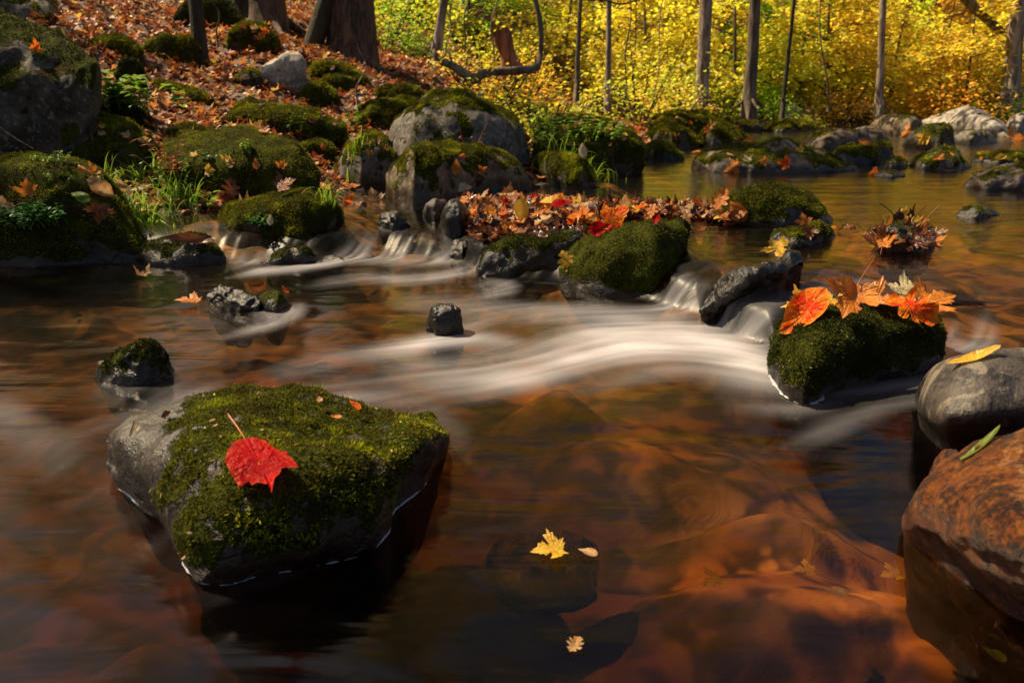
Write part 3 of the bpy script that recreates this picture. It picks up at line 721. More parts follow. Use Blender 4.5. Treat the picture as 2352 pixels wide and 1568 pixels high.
# --- rocks standing in the upper pool
stone('dome-shaped dark mossy rock in the golden pool behind the leaf pile', [(1638, 505), (1650, 480), (1690, 455), (1730, 432), (1770, 420), (1810, 424), (1850, 440), (1885, 470), (1905, 500), (1908, 512)], [(1638, 506), (1700, 514), (1800, 520), (1870, 520), (1908, 514)], .12, 0.38, 0.5, .85, .05, 'dark', .5, (110, 90), tufts=1.1, mossmat='midmoss', seed=70)
stone('small flat mossy rock with stranded leaves below the dome-shaped rock', [(1772, 556), (1785, 535), (1830, 522), (1880, 518), (1905, 528), (1915, 548)], [(1772, 558), (1820, 570), (1870, 568), (1915, 550)], .115, 0.2, 0.5, .8, .10, 'dark', .3, (60, 56), tufts=1)
stone('low dark stone holding up the heap of brown leaves in the pool', [(2008, 556), (2020, 530), (2050, 515), (2100, 512), (2135, 530), (2146, 556)], [(2008, 560), (2050, 580), (2100, 582), (2146, 562)], .12, 0.2, 0.5, .8, .10, 'wet', -.2, (60, 56), tufts=.5)
stone('tiny flat weedy stone with dead leaves far right in the golden water', [(2198, 494), (2215, 483), (2250, 474), (2285, 482), (2303, 493)], [(2198, 496), (2250, 503), (2303, 495)], .12, 0.14, 0.5, .8, .12, 'dark', .2, (48, 40), tufts=.8)
stone('small leaf-topped stone just breaking the water beyond the leaf heap', [(2008, 404), (2020, 393), (2050, 391), (2078, 402)], [(2008, 405), (2050, 410), (2078, 406)], .12, 0.2, 0.5, .8, .08, 'dark', -.1, (40, 30), tufts=.3)
stone('dark rough rock cut by the right edge of the pool', [(2216, 425), (2230, 402), (2270, 388), (2310, 380), (2352, 382), (2420, 385), (2470, 410), (2490, 428)], [(2216, 428), (2260, 436), (2352, 440), (2490, 432)], .12, 0.5, 0.5, .75, .11, 'brown', -.15, (80, 64), tufts=.4)
stone('long low two-humped island rock with leaves along its waterline', [(1590, 385), (1605, 365), (1640, 345), (1680, 333), (1730, 328), (1780, 327), (1810, 333), (1840, 350), (1880, 358), (1920, 368), (1950, 378), (1966, 388)], [(1590, 388), (1640, 396), (1750, 400), (1880, 398), (1966, 390)], .12, 1.1, 0.45, .72, .07, 'brown', -.12, (150, 100), tufts=.5, seed=81)
stone('low wet grey stone at the shore in front of the grass clump', [(1368, 374), (1385, 362), (1410, 360), (1432, 370), (1440, 376)], [(1368, 376), (1400, 380), (1440, 377)], .12, .3, .5, .8, .08, 'brown', -.9, (40, 30), tufts=0)
stone('small rounded mossy stone by itself at the pool shore', [(1464, 362), (1474, 340), (1495, 325), (1520, 322), (1545, 332), (1568, 352), (1572, 366)], [(1464, 366), (1500, 371), (1572, 368)], .12, .45, .5, .85, .07, 'dark', .25, (64, 56), tufts=.9)
stone('smooth brown flat rock leaning behind the island rock', [(1840, 350), (1860, 325), (1900, 303), (1950, 296), (1990, 300), (2010, 320), (2000, 350)], None, .12, .6, .5, .8, .06, 'brown', -.2, (64, 56), tufts=.3)
stone('mossy dark rounded rock touching the right end of the island rock', [(1895, 372), (1920, 350), (1960, 330), (2010, 320), (2045, 326), (2056, 345), (2050, 372)], None, .12, .5, .5, .75, .08, 'dark', .12, (64, 56), tufts=.7)
stone('purple-grey ridge stone behind the mossy dark rounded rock', [(1925, 330), (1960, 300), (1990, 290), (2020, 292), (2040, 315), (2046, 335)], None, .12, .5, .5, .75, .06, 'brown', -.9, (56, 48), tufts=0)
stone('tan rounded boulder behind the dark rocks in mid-pool', [(1995, 300), (2005, 275), (2040, 265), (2080, 264), (2110, 275), (2118, 290), (2120, 310)], None, .12, .8, .5, .8, .06, 'tan', -.15, (64, 56), tufts=.2)
stone('dark square-shouldered boulder with a leaf drift at its left foot', [(2070, 335), (2085, 305), (2120, 292), (2160, 287), (2180, 300), (2186, 325), (2186, 342)], None, .12, .6, .5, .6, .08, 'dark', .0, (64, 56), tufts=.5)
stone('grey-green wedge-shaped rock low in the water in front of the dark square boulder', [(2080, 380), (2100, 362), (2135, 345), (2170, 338), (2195, 348), (2215, 365), (2232, 384)], None, .12, .55, .5, .75, .05, 'grey', .0, (72, 56), tufts=.4)
stone('long flat mossy ledge at the right edge of the pool', [(2222, 370), (2235, 358), (2290, 350), (2352, 351), (2420, 352), (2460, 370)], [(2222, 371), (2300, 378), (2460, 374)], .12, .7, .5, .7, .05, 'dark', .25, (64, 48), tufts=.7)
stone('flat grey slab lying in front of the big pale boulder', [(2170, 326), (2185, 305), (2230, 298), (2270, 300), (2285, 318), (2290, 328)], [(2170, 328), (2230, 334), (2290, 329)], .12, .6, .5, .6, .05, 'grey', -.3, (56, 44), tufts=.2)
stone('small round knob of rock beside the wedge-shaped rock', [(2030, 385), (2040, 370), (2060, 362), (2080, 372), (2086, 386)], None, .12, .25, .5, .8, .1, 'dark', .0, (36, 30), tufts=.3)
stone('big pale sunlit boulder rising to a blunt peak on the right', [(2085, 300), (2110, 285), (2150, 265), (2190, 250), (2215, 246), (2245, 250), (2270, 265), (2300, 285), (2318, 310)], [(2085, 300), (2200, 308), (2318, 316)], .12, 1.4, .45, .85, .05, 'pale', -.45, (110, 80), tufts=.2, seed=92)
stone('pale rounded boulder at the right edge beyond the pool', [(2305, 300), (2315, 275), (2340, 262), (2400, 258), (2440, 290)], None, .12, 1.0, .5, .8, .06, 'pale', -.4, (56, 48), tufts=0)
stone('cream and brown blocky boulder in front of the far trees', [(1792, 272), (1790, 245), (1798, 232), (1830, 236), (1860, 245), (1880, 258), (1884, 275)], [(1792, 274), (1830, 280), (1884, 276)], 'g', None, .5, .6, .08, 'pale', -.2, (64, 56), tufts=.2)
stone('second pale boulder half hidden by bushes behind the blocky one', [(1835, 245), (1850, 225), (1880, 212), (1905, 220), (1912, 240)], None, 'g', None, .5, .8, .08, 'pale', -.2, (44, 40), tufts=0)
stone('dark boulder between the blocky boulder and the tan one', [(1950, 290), (1960, 268), (1985, 258), (2005, 262), (2016, 285)], None, .12, .7, .5, .8, .07, 'dark', .0, (48, 44), tufts=.4)
stone('low mossy ledge at the far water edge', [(1745, 300), (1765, 285), (1800, 278), (1860, 280), (1890, 295)], [(1745, 301), (1800, 306), (1890, 298)], .12, .9, .5, .7, .06, 'dark', .3, (56, 44), tufts=.7)
stone('flat dark step of rock beside the low mossy ledge', [(1700, 298), (1720, 288), (1760, 286), (1770, 298)], None, .12, .6, .5, .6, .06, 'brown', .0, (40, 36), tufts=.3)
stone('low moss-capped stone behind the brown leaning rock', [(1845, 318), (1870, 305), (1920, 300), (1945, 312), (1950, 322)], None, .12, .5, .5, .8, .06, 'dark', .2, (44, 40), tufts=.6)

# --- left bank and shore boulders
stone('arched grey-topped boulder, biggest of the middle group, moss on its right side', [(895, 330), (897, 305), (908, 275), (930, 248), (965, 228), (1000, 216), (1050, 212), (1100, 222), (1145, 240), (1185, 270), (1205, 310), (1215, 345)],
      [(895, 420), (950, 430), (1050, 430), (1150, 425), (1215, 415)], .12, .95, .5, .72, .05, 'grey', -.05, (170, 140), tufts=.9, seed=101)
stone('grey and tan front boulder with bright moss cap leaning against the arched one', [(893, 440), (898, 400), (905, 375), (925, 350), (950, 325), (985, 315), (1030, 322), (1090, 335), (1140, 352), (1185, 385), (1205, 410), (1218, 430)],
      [(893, 445), (905, 462), (950, 472), (1000, 470), (1080, 452), (1218, 436)], .12, .55, .5, .62, .06, 'tan', .12, (160, 130), tufts=1.1, seed=103)
stone('mossy round stone between the front boulder and the grass clump', [(1213, 400), (1220, 370), (1250, 350), (1290, 348), (1330, 362), (1355, 390), (1372, 418), (1375, 428)], [(1213, 415), (1260, 430), (1320, 436), (1375, 430)], .12, .5, .5, .75, .06, 'dark', .4, (90, 80), tufts=1.2)
stone('small bare-topped boulder with a mossy skirt left of the arched boulder', [(768, 425), (772, 395), (780, 365), (800, 325), (830, 310), (865, 308), (890, 318), (905, 350), (905, 425)], [(768, 428), (830, 436), (905, 430)], .12, .55, .5, .75, .05, 'grey', .15, (90, 80), tufts=1)
stone('moss-hung rock behind the small bare-topped boulder', [(815, 285), (830, 255), (860, 240), (900, 232), (950, 228), (985, 235), (1000, 260), (1000, 300)], None, 'g', None, .5, .72, .08, 'dark', .25, (80, 70), tufts=1)
stone('rounded bright mossy rock above the moss-hung one', [(863, 230), (868, 205), (890, 193), (930, 190), (960, 200), (978, 222), (980, 236)], None, 'g', None, .5, .8, .06, 'dark', .45, (64, 56), tufts=1)
stone('wide moss-covered boulder behind the pink-tipped seedling', [(340, 420), (350, 370), (385, 330), (440, 312), (520, 300), (590, 300), (640, 312), (680, 332), (700, 370), (718, 410), (722, 440)], [(340, 450), (400, 462), (550, 466), (650, 462), (722, 450)], 'g', 1.0, .5, .6, .05, 'dark', .42, (150, 120), tufts=1.3, seed=111)
stone('long low mossy hump above the wide boulder in bright sun', [(510, 290), (520, 265), (560, 248), (620, 238), (680, 240), (740, 258), (785, 285), (792, 305)], None, 'g', None, .5, .7, .05, 'dark', .5, (110, 90), tufts=1.2)
stone('steep mossy boulder with a pale chipped shoulder left of the wide one', [(163, 370), (170, 335), (190, 300), (205, 275), (225, 264), (270, 272), (310, 285), (345, 305), (362, 335), (365, 385)], [(163, 385), (220, 396), (300, 400), (365, 392)], 'g', .7, .5, .68, .05, 'dark', .36, (120, 100), tufts=1.2, seed=115)
stone('huge dark overhanging boulder at the left edge, grey lit top with a red leaf', [(-260, 240), (-180, 110), (-100, 60), (0, 42), (40, 52), (90, 70), (140, 82), (190, 110), (230, 145), (250, 175), (256, 230), (240, 290), (235, 345)],
      [(-260, 380), (0, 385), (150, 375), (235, 360)], 'Y', 1.3, .62, .62, .09, 'umber', .12, (220, 180), tufts=.5, mossmat='darkmoss', sub=.3, back=3.75, seed=118)
stone('grey-topped boulder in the top left corner behind the huge dark one', [(-120, 40), (-60, -30), (20, -50), (80, -30), (125, 5), (142, 50), (146, 80)], None, 'Y', 1.2, .5, .7, .06, 'grey', .0, (80, 70), tufts=.8, sub=.5, back=6.0)
stone('dark mossy lump in the shade beside the huge boulder', [(238, 260), (245, 225), (270, 212), (300, 222), (335, 255), (352, 290)], [(238, 290), (300, 305), (352, 298)], 'g', .5, .5, .75, .06, 'dark', .3, (70, 60), tufts=1, mossmat='darkmoss')
stone('small upright mossy rock above the shaded lump', [(262, 195), (268, 155), (290, 133), (315, 140), (332, 170), (338, 205)], None, 'g', None, .5, .7, .08, 'dark', .2, (60, 56), tufts=1, mossmat='darkmoss')
stone('flat mossy stone lying in the leaf litter high on the bank', [(195, 115), (210, 92), (250, 80), (290, 88), (320, 110), (325, 125)], None, 'g', None, .5, .7, .06, 'dark', .4, (60, 52), tufts=.9)
stone('low mossy rock left of the thin dark tree', [(318, 130), (340, 100), (390, 82), (440, 84), (462, 110), (465, 150)], None, 'g', None, .5, .7, .08, 'dark', .25, (64, 56), tufts=.9)
stone('small mossy ridge of rock in bright leaf litter', [(340, 205), (370, 185), (410, 190), (450, 208), (480, 228), (485, 240)], None, 'g', None, .5, .7, .07, 'dark', .3, (60, 52), tufts=.9)
stone('little mossy stone at the foot of the sunlit leaf slope', [(383, 308), (395, 290), (430, 280), (465, 288), (480, 305), (482, 318)], None, 'g', None, .5, .8, .05, 'dark', .45, (56, 48), tufts=1)
stone('squat mossy boulder with fallen leaves on it, right of the thin dark tree', [(524, 100), (530, 75), (560, 58), (600, 56), (625, 72), (640, 100), (645, 130)], None, 'g', None, .5, .68, .07, 'dark', .35, (72, 64), tufts=1)
stone('pale grey angular stone with a sharp peak in the leaf litter', [(582, 185), (590, 160), (620, 148), (645, 135), (665, 119), (690, 122), (700, 145), (714, 175), (712, 195)], [(582, 190), (640, 204), (712, 200)], 'g', None, .5, .5, .06, 'pale', -.7, (72, 64), tufts=0, seed=133)
stone('dark low rock touching the left side of the pale angular stone', [(528, 195), (540, 175), (570, 160), (600, 165), (610, 200)], None, 'g', None, .5, .7, .07, 'dark', .1, (56, 48), tufts=.8)
stone('mossy boulder topped with leaves right of the pale angular stone', [(712, 170), (725, 150), (760, 138), (800, 145), (840, 175), (850, 210)], None, 'g', None, .5, .7, .07, 'dark', .42, (72, 64), tufts=1)
stone('cone-shaped mossy rock below the pale angular stone', [(683, 235), (700, 205), (725, 188), (755, 195), (778, 225), (785, 258)], None, 'g', None, .5, .8, .05, 'dark', .3, (64, 56), tufts=1)
stone('round mossy stone between the cone-shaped rock and the arched boulder', [(735, 190), (750, 172), (780, 168), (812, 185), (825, 215), (822, 232)], None, 'g', None, .5, .8, .05, 'dark', .4, (60, 52), tufts=1)
stone('dim mossy mound between the tree trunks at the top edge', [(400, 45), (420, 15), (460, -10), (510, -8), (540, 20), (555, 55)], None, 'g', None, .5, .7, .06, 'dark', .35, (60, 52), tufts=.8, mossmat='darkmoss')
stone('small mossy shelf stone at the right end of the wide boulder', [(688, 350), (695, 330), (730, 320), (760, 328), (768, 350), (768, 372)], None, 'g', None, .5, .65, .06, 'dark', .35, (60, 52), tufts=1)
stone('small grey stone on the rim of the clover-grown boulder', [(580, 452), (585, 438), (605, 430), (630, 436), (642, 452)], None, 'g', .15, .5, .7, .08, 'grey', -.3, (44, 40), tufts=.3)
stone('half-buried mossy rock in the litter right of the sunny slope', [(532, 255), (545, 235), (575, 225), (605, 235), (618, 262)], None, 'g', None, .5, .75, .06, 'dark', .35, (56, 48), tufts=.9)
stone('pale-faced boulder with a mossy cap behind the shore tangle', [(1335, 262), (1342, 235), (1365, 225), (1420, 228), (1465, 235), (1488, 255), (1492, 275)], None, 'g', None, .5, .65, .08, 'tan', .1, (80, 64), tufts=.8)
stone('mossy leaf-strewn mass of rock on the shore left of the pool', [(1225, 330), (1240, 290), (1280, 268), (1340, 262), (1400, 265), (1440, 290), (1472, 320), (1476, 350)], [(1225, 345), (1300, 362), (1400, 366), (1476, 356)], 'Y', 1.0, .5, .65, .08, 'dark', .4, (120, 90), tufts=1.1, back=4.95, sub=.3)
stone('dark mossy boulder at the waterline behind the small rounded stone', [(1470, 335), (1485, 305), (1520, 288), (1560, 290), (1590, 310), (1605, 335)], [(1470, 338), (1540, 348), (1605, 340)], .12, .8, .5, .7, .07, 'dark', .3, (80, 64), tufts=.9)
stone('mossy hump with leaves right of the dark waterline boulder', [(1600, 335), (1612, 300), (1650, 285), (1690, 292), (1720, 315), (1728, 335)], None, .12, .8, .5, .75, .06, 'dark', .35, (72, 60), tufts=.9)
stone('wide dark mossy rock on the shore behind the waterline boulders', [(1480, 300), (1500, 270), (1560, 257), (1620, 262), (1660, 280), (1680, 300)], None, 'g', .9, .5, .7, .07, 'dark', .35, (80, 64), tufts=.9)
stone('low mossy rock right behind the arched boulder', [(1165, 285), (1175, 250), (1210, 238), (1250, 245), (1275, 270), (1280, 290)], None, 'g', .6, .5, .75, .06, 'dark', .35, (60, 56), tufts=.9)
stone('small grey stone peeping over the arched boulder', [(1160, 245), (1172, 228), (1195, 222), (1222, 230), (1232, 248)], None, 'g', None, .5, .75, .07, 'grey', .1, (52, 44), tufts=.6)
stone('round mossy rock among the bushes left of the far trees', [(1670, 275), (1680, 252), (1715, 245), (1745, 252), (1758, 275)], None, 'g', None, .5, .75, .07, 'dark', .4, (56, 48), tufts=.8)
stone('long dark rock lying before the round mossy rock', [(1625, 290), (1640, 272), (1690, 268), (1735, 275), (1752, 292)], None, 'g', None, .5, .7, .07, 'dark', .15, (60, 48), tufts=.7)
stone('mossy boulder in the shrubs above the fallen branch', [(1030, 118), (1040, 80), (1065, 62), (1095, 68), (1115, 95), (1120, 125)], None, 'g', None, .5, .7, .08, 'grey', .25, (60, 56), tufts=.7)
stone('dark wet slab of rock in the shade right of the arched boulder', [(1195, 350), (1200, 310), (1215, 300), (1232, 325), (1242, 350)], None, .12, .4, .5, .7, .08, 'dark', -.2, (48, 44), tufts=.2)
_c = at_z(1245, 1330, -.11); _ang = np.linspace(math.pi, 0, 15)
_b = [tuple(float(q[0]) for q in proj(np.array([[_c[0] + .085 * math.cos(a_), _c[1] - .06 * math.sin(a_), -.11]]))) for a_ in _ang]
_t = [tuple(float(q[0]) for q in proj(np.array([[_c[0] + .085 * math.cos(a_), _c[1] + .005, -.11 + .075 * math.sin(a_)]]))) for a_ in _ang]
stone('rounded dark submerged stone with brown algae in the deep foreground', _t, _b, -.12, .13, .5, .95, .10, 'tan', -.9, (72, 60), tufts=0, wet=.6, name='submerged_stone', sub=.05)
# pale cobbles of the far bank
for i in range(34):
    px = [1830, 1880, 1930, 1975, 2060, 2110, 2150, 2040, 1700, 1770, 2330, 2300, 1600, 1560][i % 14] + random.uniform(-26, 26)
    py = random.uniform(262, 292)
    w = random.uniform(10, 34); h = w * random.uniform(.35, .55)
    stone(['pale dry cobble on the far gravel bank', 'brown cobble on the far gravel bank'][i % 2], (px - w / 2, py - h, px + w / 2, py, random.uniform(.35, .65), .75), None, 'g', None, .5, .8, .09, ['pale', 'brown'][i % 2], -.5, (24, 20), name='cobble', tufts=0, group='cobbles on the far gravel bank', cat='cobble')
bpy.context.view_layer.update()
DG = bpy.context.evaluated_depsgraph_get()
def hit(px, py):
    d = ray(px, py); d = d / np.linalg.norm(d)
    ok, loc, nor, idx, ob, mx = S.ray_cast(DG, Vector((0, 0, CAMZ)), Vector(d))
    if not ok: return None
    return np.array(loc), np.array(nor), ob
def drop(x, y, z=3.0):
    ok, loc, nor, idx, ob, mx = S.ray_cast(DG, Vector((x, y, z)), Vector((0, 0, -1)))
    return (np.array(loc), np.array(nor), ob) if ok else None

# ------------------------------------------------------------------ leaves
MAPLE = [(0, 0), (.10, -.06), (.20, -.08), (.30, -.15), (.31, -.06), (.47, -.10), (.41, .02), (.37, .08), (.50, .12), (.55, .20), (.66, .20), (.64, .29), (.82, .42), (.63, .45), (.60, .54), (.47, .50), (.38, .46), (.22, .42), (.24, .54), (.36, .62), (.27, .68), (.28, .80), (.15, .84), (.10, .95), (0, 1.1)]
OVAL = [(0, 0), (.08, .03), (.16, .08), (.24, .16), (.29, .26), (.31, .38), (.30, .50), (.27, .62), (.22, .74), (.15, .85), (.08, .94), (0, 1.05)]
OAK = [(0, 0), (.05, .05), (.12, .10), (.22, .12), (.20, .20), (.12, .26), (.16, .32), (.34, .34), (.40, .42), (.30, .48), (.16, .48), (.20, .56), (.36, .64), (.33, .72), (.18, .70), (.17, .78), (.24, .88), (.14, .94), (.06, .96), (0, 1.04)]
WILLOW = [(0, 0), (.04, .05), (.08, .15), (.11, .3), (.12, .5), (.10, .7), (.06, .88), (0, 1.05)]
def leaf_mesh(kind, curl=0.25, seed=0, mat=None, name='leaf', outline=None, rings=7):
    r = np.random.default_rng(seed + 500)
    if outline is None:
        h = np.array({'maple': MAPLE, 'oval': OVAL, 'oak': OAK, 'willow': WILLOW}[kind], float)
        l = h[1:-1][::-1] * np.array([-1, 1])
        P = np.concatenate([h, l]); P += r.normal(0, .012, P.shape)
        cen = np.array([0, .26 if kind == 'maple' else .45])
    else:
        P = np.array(outline, float); cen = P.mean(0)
    # resample for teeth
    n0 = len(P); Q = []
    for i in range(n0):
        a, b = P[i], P[(i + 1) % n0]
        e = b - a; nn = np.array([e[1], -e[0]])
        Q.append(a); Q.append(a + e * .5 + nn * (r.uniform(-.06, .10) if kind in ('maple', 'oak') else r.uniform(0, .06)))
    P = np.array(Q); n = len(P)
    V = [np.array([[cen[0], cen[1]]])]
    for k in range(1, rings + 1):
        V.append(cen + (P - cen) * (k / rings))
    V2 = np.concatenate(V)
    c1, c2 = curl * r.uniform(.5, 1.4), curl * r.uniform(-.3, 1.0)
    x, y = V2[:, 0], V2[:, 1] - cen[1]
    ph = r.uniform(0, 6, 4)
    z = c1 * x * x * 1.6 + c2 * y * y * .9 + .05 * np.sin(5 * x + ph[0]) * np.sin(4 * y + ph[1]) + curl * .10 * np.sin(9 * x + 5 * y + ph[2]) + np.abs(x) * .12
    V3 = np.stack([V2[:, 0], V2[:, 1], z], 1)
    j = np.arange(n); j2 = (j + 1) % n
    tri = np.stack([np.zeros(n, int), 1 + j, 1 + j2], 1)
    qs = [np.stack([1 + (k - 1) * n + j, 1 + k * n + j, 1 + k * n + j2, 1 + (k - 1) * n + j2], 1) for k in range(1, rings)]
    edge = np.concatenate([[0]] + [np.full(n, k / rings) for k in range(1, rings + 1)])
    vein = np.zeros(len(V2)); vein[0] = 1
    dist = np.linalg.norm(P - cen, axis=1)
    loc = [i for i in range(n) if dist[i] >= dist[(i + 1) % n] and dist[i] >= dist[i - 1] and dist[i] > .38 * dist.max()]
    if kind == 'oval' or kind == 'willow':
        loc = [0, n // 2] + list(range(3, n, 4))
    loc.append(0)
    for i in loc: vein[1 + i + np.arange(rings) * n] = 1
    me = make_mesh(name, V3, [np.concatenate(qs), tri], {'vein': vein, 'edge': edge}, True, [mat] if mat else ())
    return me
def orient(n, ang):
    n = Vector(n).normalized()
    q = Vector((0, 0, 1)).rotation_difference(n)
    return (q.to_matrix() @ Matrix.Rotation(ang, 3, 'Z')).to_4x4()
_lm = {}
def get_leaf(kind, mat, var):
    k = (kind, mat, var)
    if k not in _lm: _lm[k] = leaf_mesh(kind, [.15, .4, .7, -.5, 1.0][var % 5], var * 7 + len(kind), M[mat], kind + '_leaf')
    return _lm[k]
_st = {}
def get_stem(mat, var):
    if (mat, var) not in _st:
        b = MB(); t = np.linspace(0, 1, 8)
        P = np.stack([.1 * np.sin(var * 2.1) * t ** 2, .06 - .72 * t, .05 + .34 * t ** 1.3 * (1 + .5 * math.cos(var))], 1)
        b.tube(P, .013 - .004 * t, 5, a=.5)
        _st[(mat, var)] = b.mesh('stem', [M[mat]])
    return _st[(mat, var)]
LEAFN = [0]
def leaf(px, py, size_px, mat, label, ang=0, kind='maple', face=0.3, lift=.006, var=None, stem=False, group=None, pos=None, nor=None, cat='leaf', size=None, name=None):
    LEAFN[0] += 1
    if pos is None:
        h = hit(px, py)
        if h is None: return None
        pos, nor = h[0], h[1]
    if nor is None: nor = np.array([0, 0, 1.0])
    tc = np.array([0, 0, CAMZ]) - pos; dist = np.linalg.norm(tc); tc /= dist
    n = nor * (1 - face) + tc * face + rng.normal(0, .05, 3)
    if size is None: size = size_px / FX * dist
    size *= (.66 if kind == 'maple' else .88) * (.78 if dist > 3.9 else 1)
    var = LEAFN[0] % 5 if var is None else var
    o = link(name or (kind + '_leaf'), get_leaf(kind, mat, var))
    Mx = Matrix.Translation(Vector(pos + nor * lift + np.array([0, 0, lift]))) @ orient(n, R(ang)) @ Matrix.Diagonal((size, size, size, 1)) @ Matrix.Translation((0, -.4, 0))
    o.matrix_world = Mx
    tag(o, label, cat, group)
    if stem:
        s = link('stem', get_stem('stem' if 'yel' in mat or 'tan' in mat else 'redstem', LEAFN[0] % 4), o)
    return o

# the single red leaf, drawn from the photo, lying on the near boulder
hero = [(775, 448), (805, 440), (830, 440), (860, 446), (880, 455), (908, 476), (935, 490), (950, 486), (966, 490), (962, 505), (985, 522), (1000, 548), (1015, 570), (1026, 592), (985, 589), (965, 584), (940, 588), (942, 608), (936, 622), (915, 640), (908, 670), (901, 715), (892, 690), (880, 662), (866, 655), (855, 648), (838, 636), (820, 628), (795, 636), (785, 618), (770, 610), (748, 618), (740, 630), (729, 646), (722, 625), (706, 605), (700, 585), (688, 572), (676, 548), (684, 520), (690, 500), (712, 468), (740, 452)]
def cD(x, y): return (200 + x / 1.919) * .9408, (850 + y / 1.919) * .9408
hc = hit(*cD(835, 550))
hn = hc[1] * .55 + np.array([0, -.25, .45]); hn /= np.linalg.norm(hn); hp = hc[0] + hn * .016
def on_plane(px, py, p0, n):
    d = ray(px, py); t = ((p0 - np.array([0, 0, CAMZ])) @ n) / (d @ n)
    return np.array([0, 0, CAMZ]) + d * t
W3 = np.array([on_plane(*cD(x, y), hp, hn) for x, y in hero])
ex = np.cross(np.array([0, 1, 0.0]), hn); ex /= np.linalg.norm(ex); ey = np.cross(hn, ex)
loc2 = np.stack([(W3 - hp) @ ex, (W3 - hp) @ ey], 1)
sc_ = np.ptp(loc2[:, 0]); loc2n = loc2 / sc_
hm = leaf_mesh('maple', .12, 3, M['lf_red'], 'red_leaf', outline=loc2n, rings=10)
ho = link('maple_leaf', hm)
hb = Matrix(((ex[0], ey[0], hn[0], hp[0]), (ex[1], ey[1], hn[1], hp[1]), (ex[2], ey[2], hn[2], hp[2]), (0, 0, 0, 1)))
ho.matrix_world = hb @ Matrix.Diagonal((sc_, sc_, sc_, 1))
tag(ho, 'single crimson leaf with toothed edges and long stem lying on the foreground mossy boulder', 'leaf')
b = MB()
stp = np.array([on_plane(*cD(x, y), hp + hn * l, hn) for x, y, l in [(832, 545, .0015), (800, 490, .002), (775, 446, .003), (752, 405, .008), (722, 360, .012), (680, 303, .016)]])
stl = np.stack([(stp - hp) @ ex, (stp - hp) @ ey, (stp - hp) @ hn], 1) / sc_
b.tube(catmull(stl, 20), np.linspace(.008, .013, 20), 6, a=.6)
link('stem', b.mesh('stem', [M['redstem']]), ho)

# leaves on the dark boulder between the waterfalls (E)
Lf = leaf
def LE(px, py, s_, m, l, a, k, f, li, v, st=False):
    h = hit(px, py)
    if h is not None and h[0][1] < 1.95 and h[0][2] > .06: return leaf(px, py, s_, m, l, a, k, f, li, v, st)
    p = at_z(px, py, .150); 
    return leaf(px, py, s_ * 1.1, m, l, a, k, f, 0, v, st, None, p, np.array([0, -.1, 1.]))
Lf(1862, 726, 145, 'lf_redor', 'bright red leaf with yellow flecks hanging over the left top of the leaf-draped boulder', 112, 'oval', .5, .010, 1)
Lf(1944, 722, 125, 'lf_or', 'golden tan leaf with a long upright stem in the middle of the leaf-draped boulder', 145, 'maple', .5, .02, 1, True)
Lf(2072, 732, 125, 'lf_redor', 'narrow orange-red leaf hanging down the right front of the leaf-draped boulder', 235, 'oak', .55, .014, 2)
LE(2145, 692, 105, 'lf_or', 'golden maple leaf at the right end of the leaf-draped boulder', -75, 'maple', .35, .016, 0, True)
LE(2070, 668, 80, 'lf_pale', 'pale cream leaf at the back of the leaf-draped boulder', 70, 'maple', .2, .02, 1)
LE(1832, 720, 75, 'lf_yel', 'small yellow maple leaf behind the red-and-yellow one', 60, 'maple', .2, .01, 2)
LE(1990, 668, 60, 'lf_pale', 'pinkish pale leaf lying behind the golden tan leaf', 100, 'oval', .2, .02, 2)
LE(2020, 690, 95, 'lf_or', 'orange-brown leaf spread between the golden tan and pale cream leaves', 250, 'maple', .15, .012, 1)
LE(1955, 660, 50, 'lf_yel', 'small pale yellow leaf at the rear edge of the boulder top', 90, 'oval', .2, .02, 0)
LE(1905, 690, 70, 'lf_yel', 'yellow leaf tucked behind the red-flecked one on the boulder top', 20, 'maple', .2, .015, 2)
LE(2110, 700, 60, 'lf_br', 'brown leaf under the golden maple leaf at the boulder end', 200, 'oval', .2, .01, 1)
Lf(2250, 822, 120, 'lf_yel', 'narrow curved yellow leaf lying on top of the smooth grey boulder', 92, 'willow', .15, .004, 0)
Lf(2244, 1030, 120, 'lf_ol', 'green narrow leaf lodged between the grey boulder and the rust boulder', -78, 'willow', 0, .001, 0)
Lf(390, 962, 28, 'lf_br', 'small rusty leaf scrap on the bare left shoulder of the foreground boulder', 120, 'oval', .3, .004)
Lf(815, 958, 36, 'lf_redor', 'tiny curled orange leaf scrap on the bright moss of the foreground boulder', 60, 'oval', .3, .01)
Lf(775, 985, 30, 'lf_or', 'tiny tan leaf scrap at the middle of the foreground boulder', 80, 'oval', .3, .01)
Lf(733, 940, 26, 'lf_tan', 'tiny upright tan leaf scrap near the back edge of the foreground boulder', 20, 'oval', .3, .008)
Lf(948, 953, 40, 'lf_br', 'tiny reddish leaf scrap on the low right end of the foreground boulder', 80, 'oval', .3, .01)
Lf(802, 912, 18, 'lf_yel', 'tiny yellow leaf speck on the back rim of the foreground boulder', 30, 'oval', .3, .008)
Lf(0, 0, 0, 'lf_redor', 'large flame-orange maple leaf standing between the leaf pile and the dam boulder', 15, 'maple', .6, 0, 0, False, None, at_y(1400, 503, 2.62), np.array([.1, -.5, .7]), 'leaf', .125)
Lf(0, 0, 0, 'lf_red', 'crimson leaf under the flame-orange maple leaf', -70, 'oval', .4, 0, 1, False, None, at_y(1372, 527, 2.58), np.array([0, -.4, .8]), 'leaf', .09)
Lf(1505, 515, 32, 'lf_red', 'small scarlet leaf lying on the crown of the mossy dam boulder', 160, 'oval', .5, .01, 0)
Lf(1305, 605, 60, 'lf_yel', 'torn yellow leaf hanging upright in the gap left of the dam boulder', 190, 'oak', .6, .012, 1)
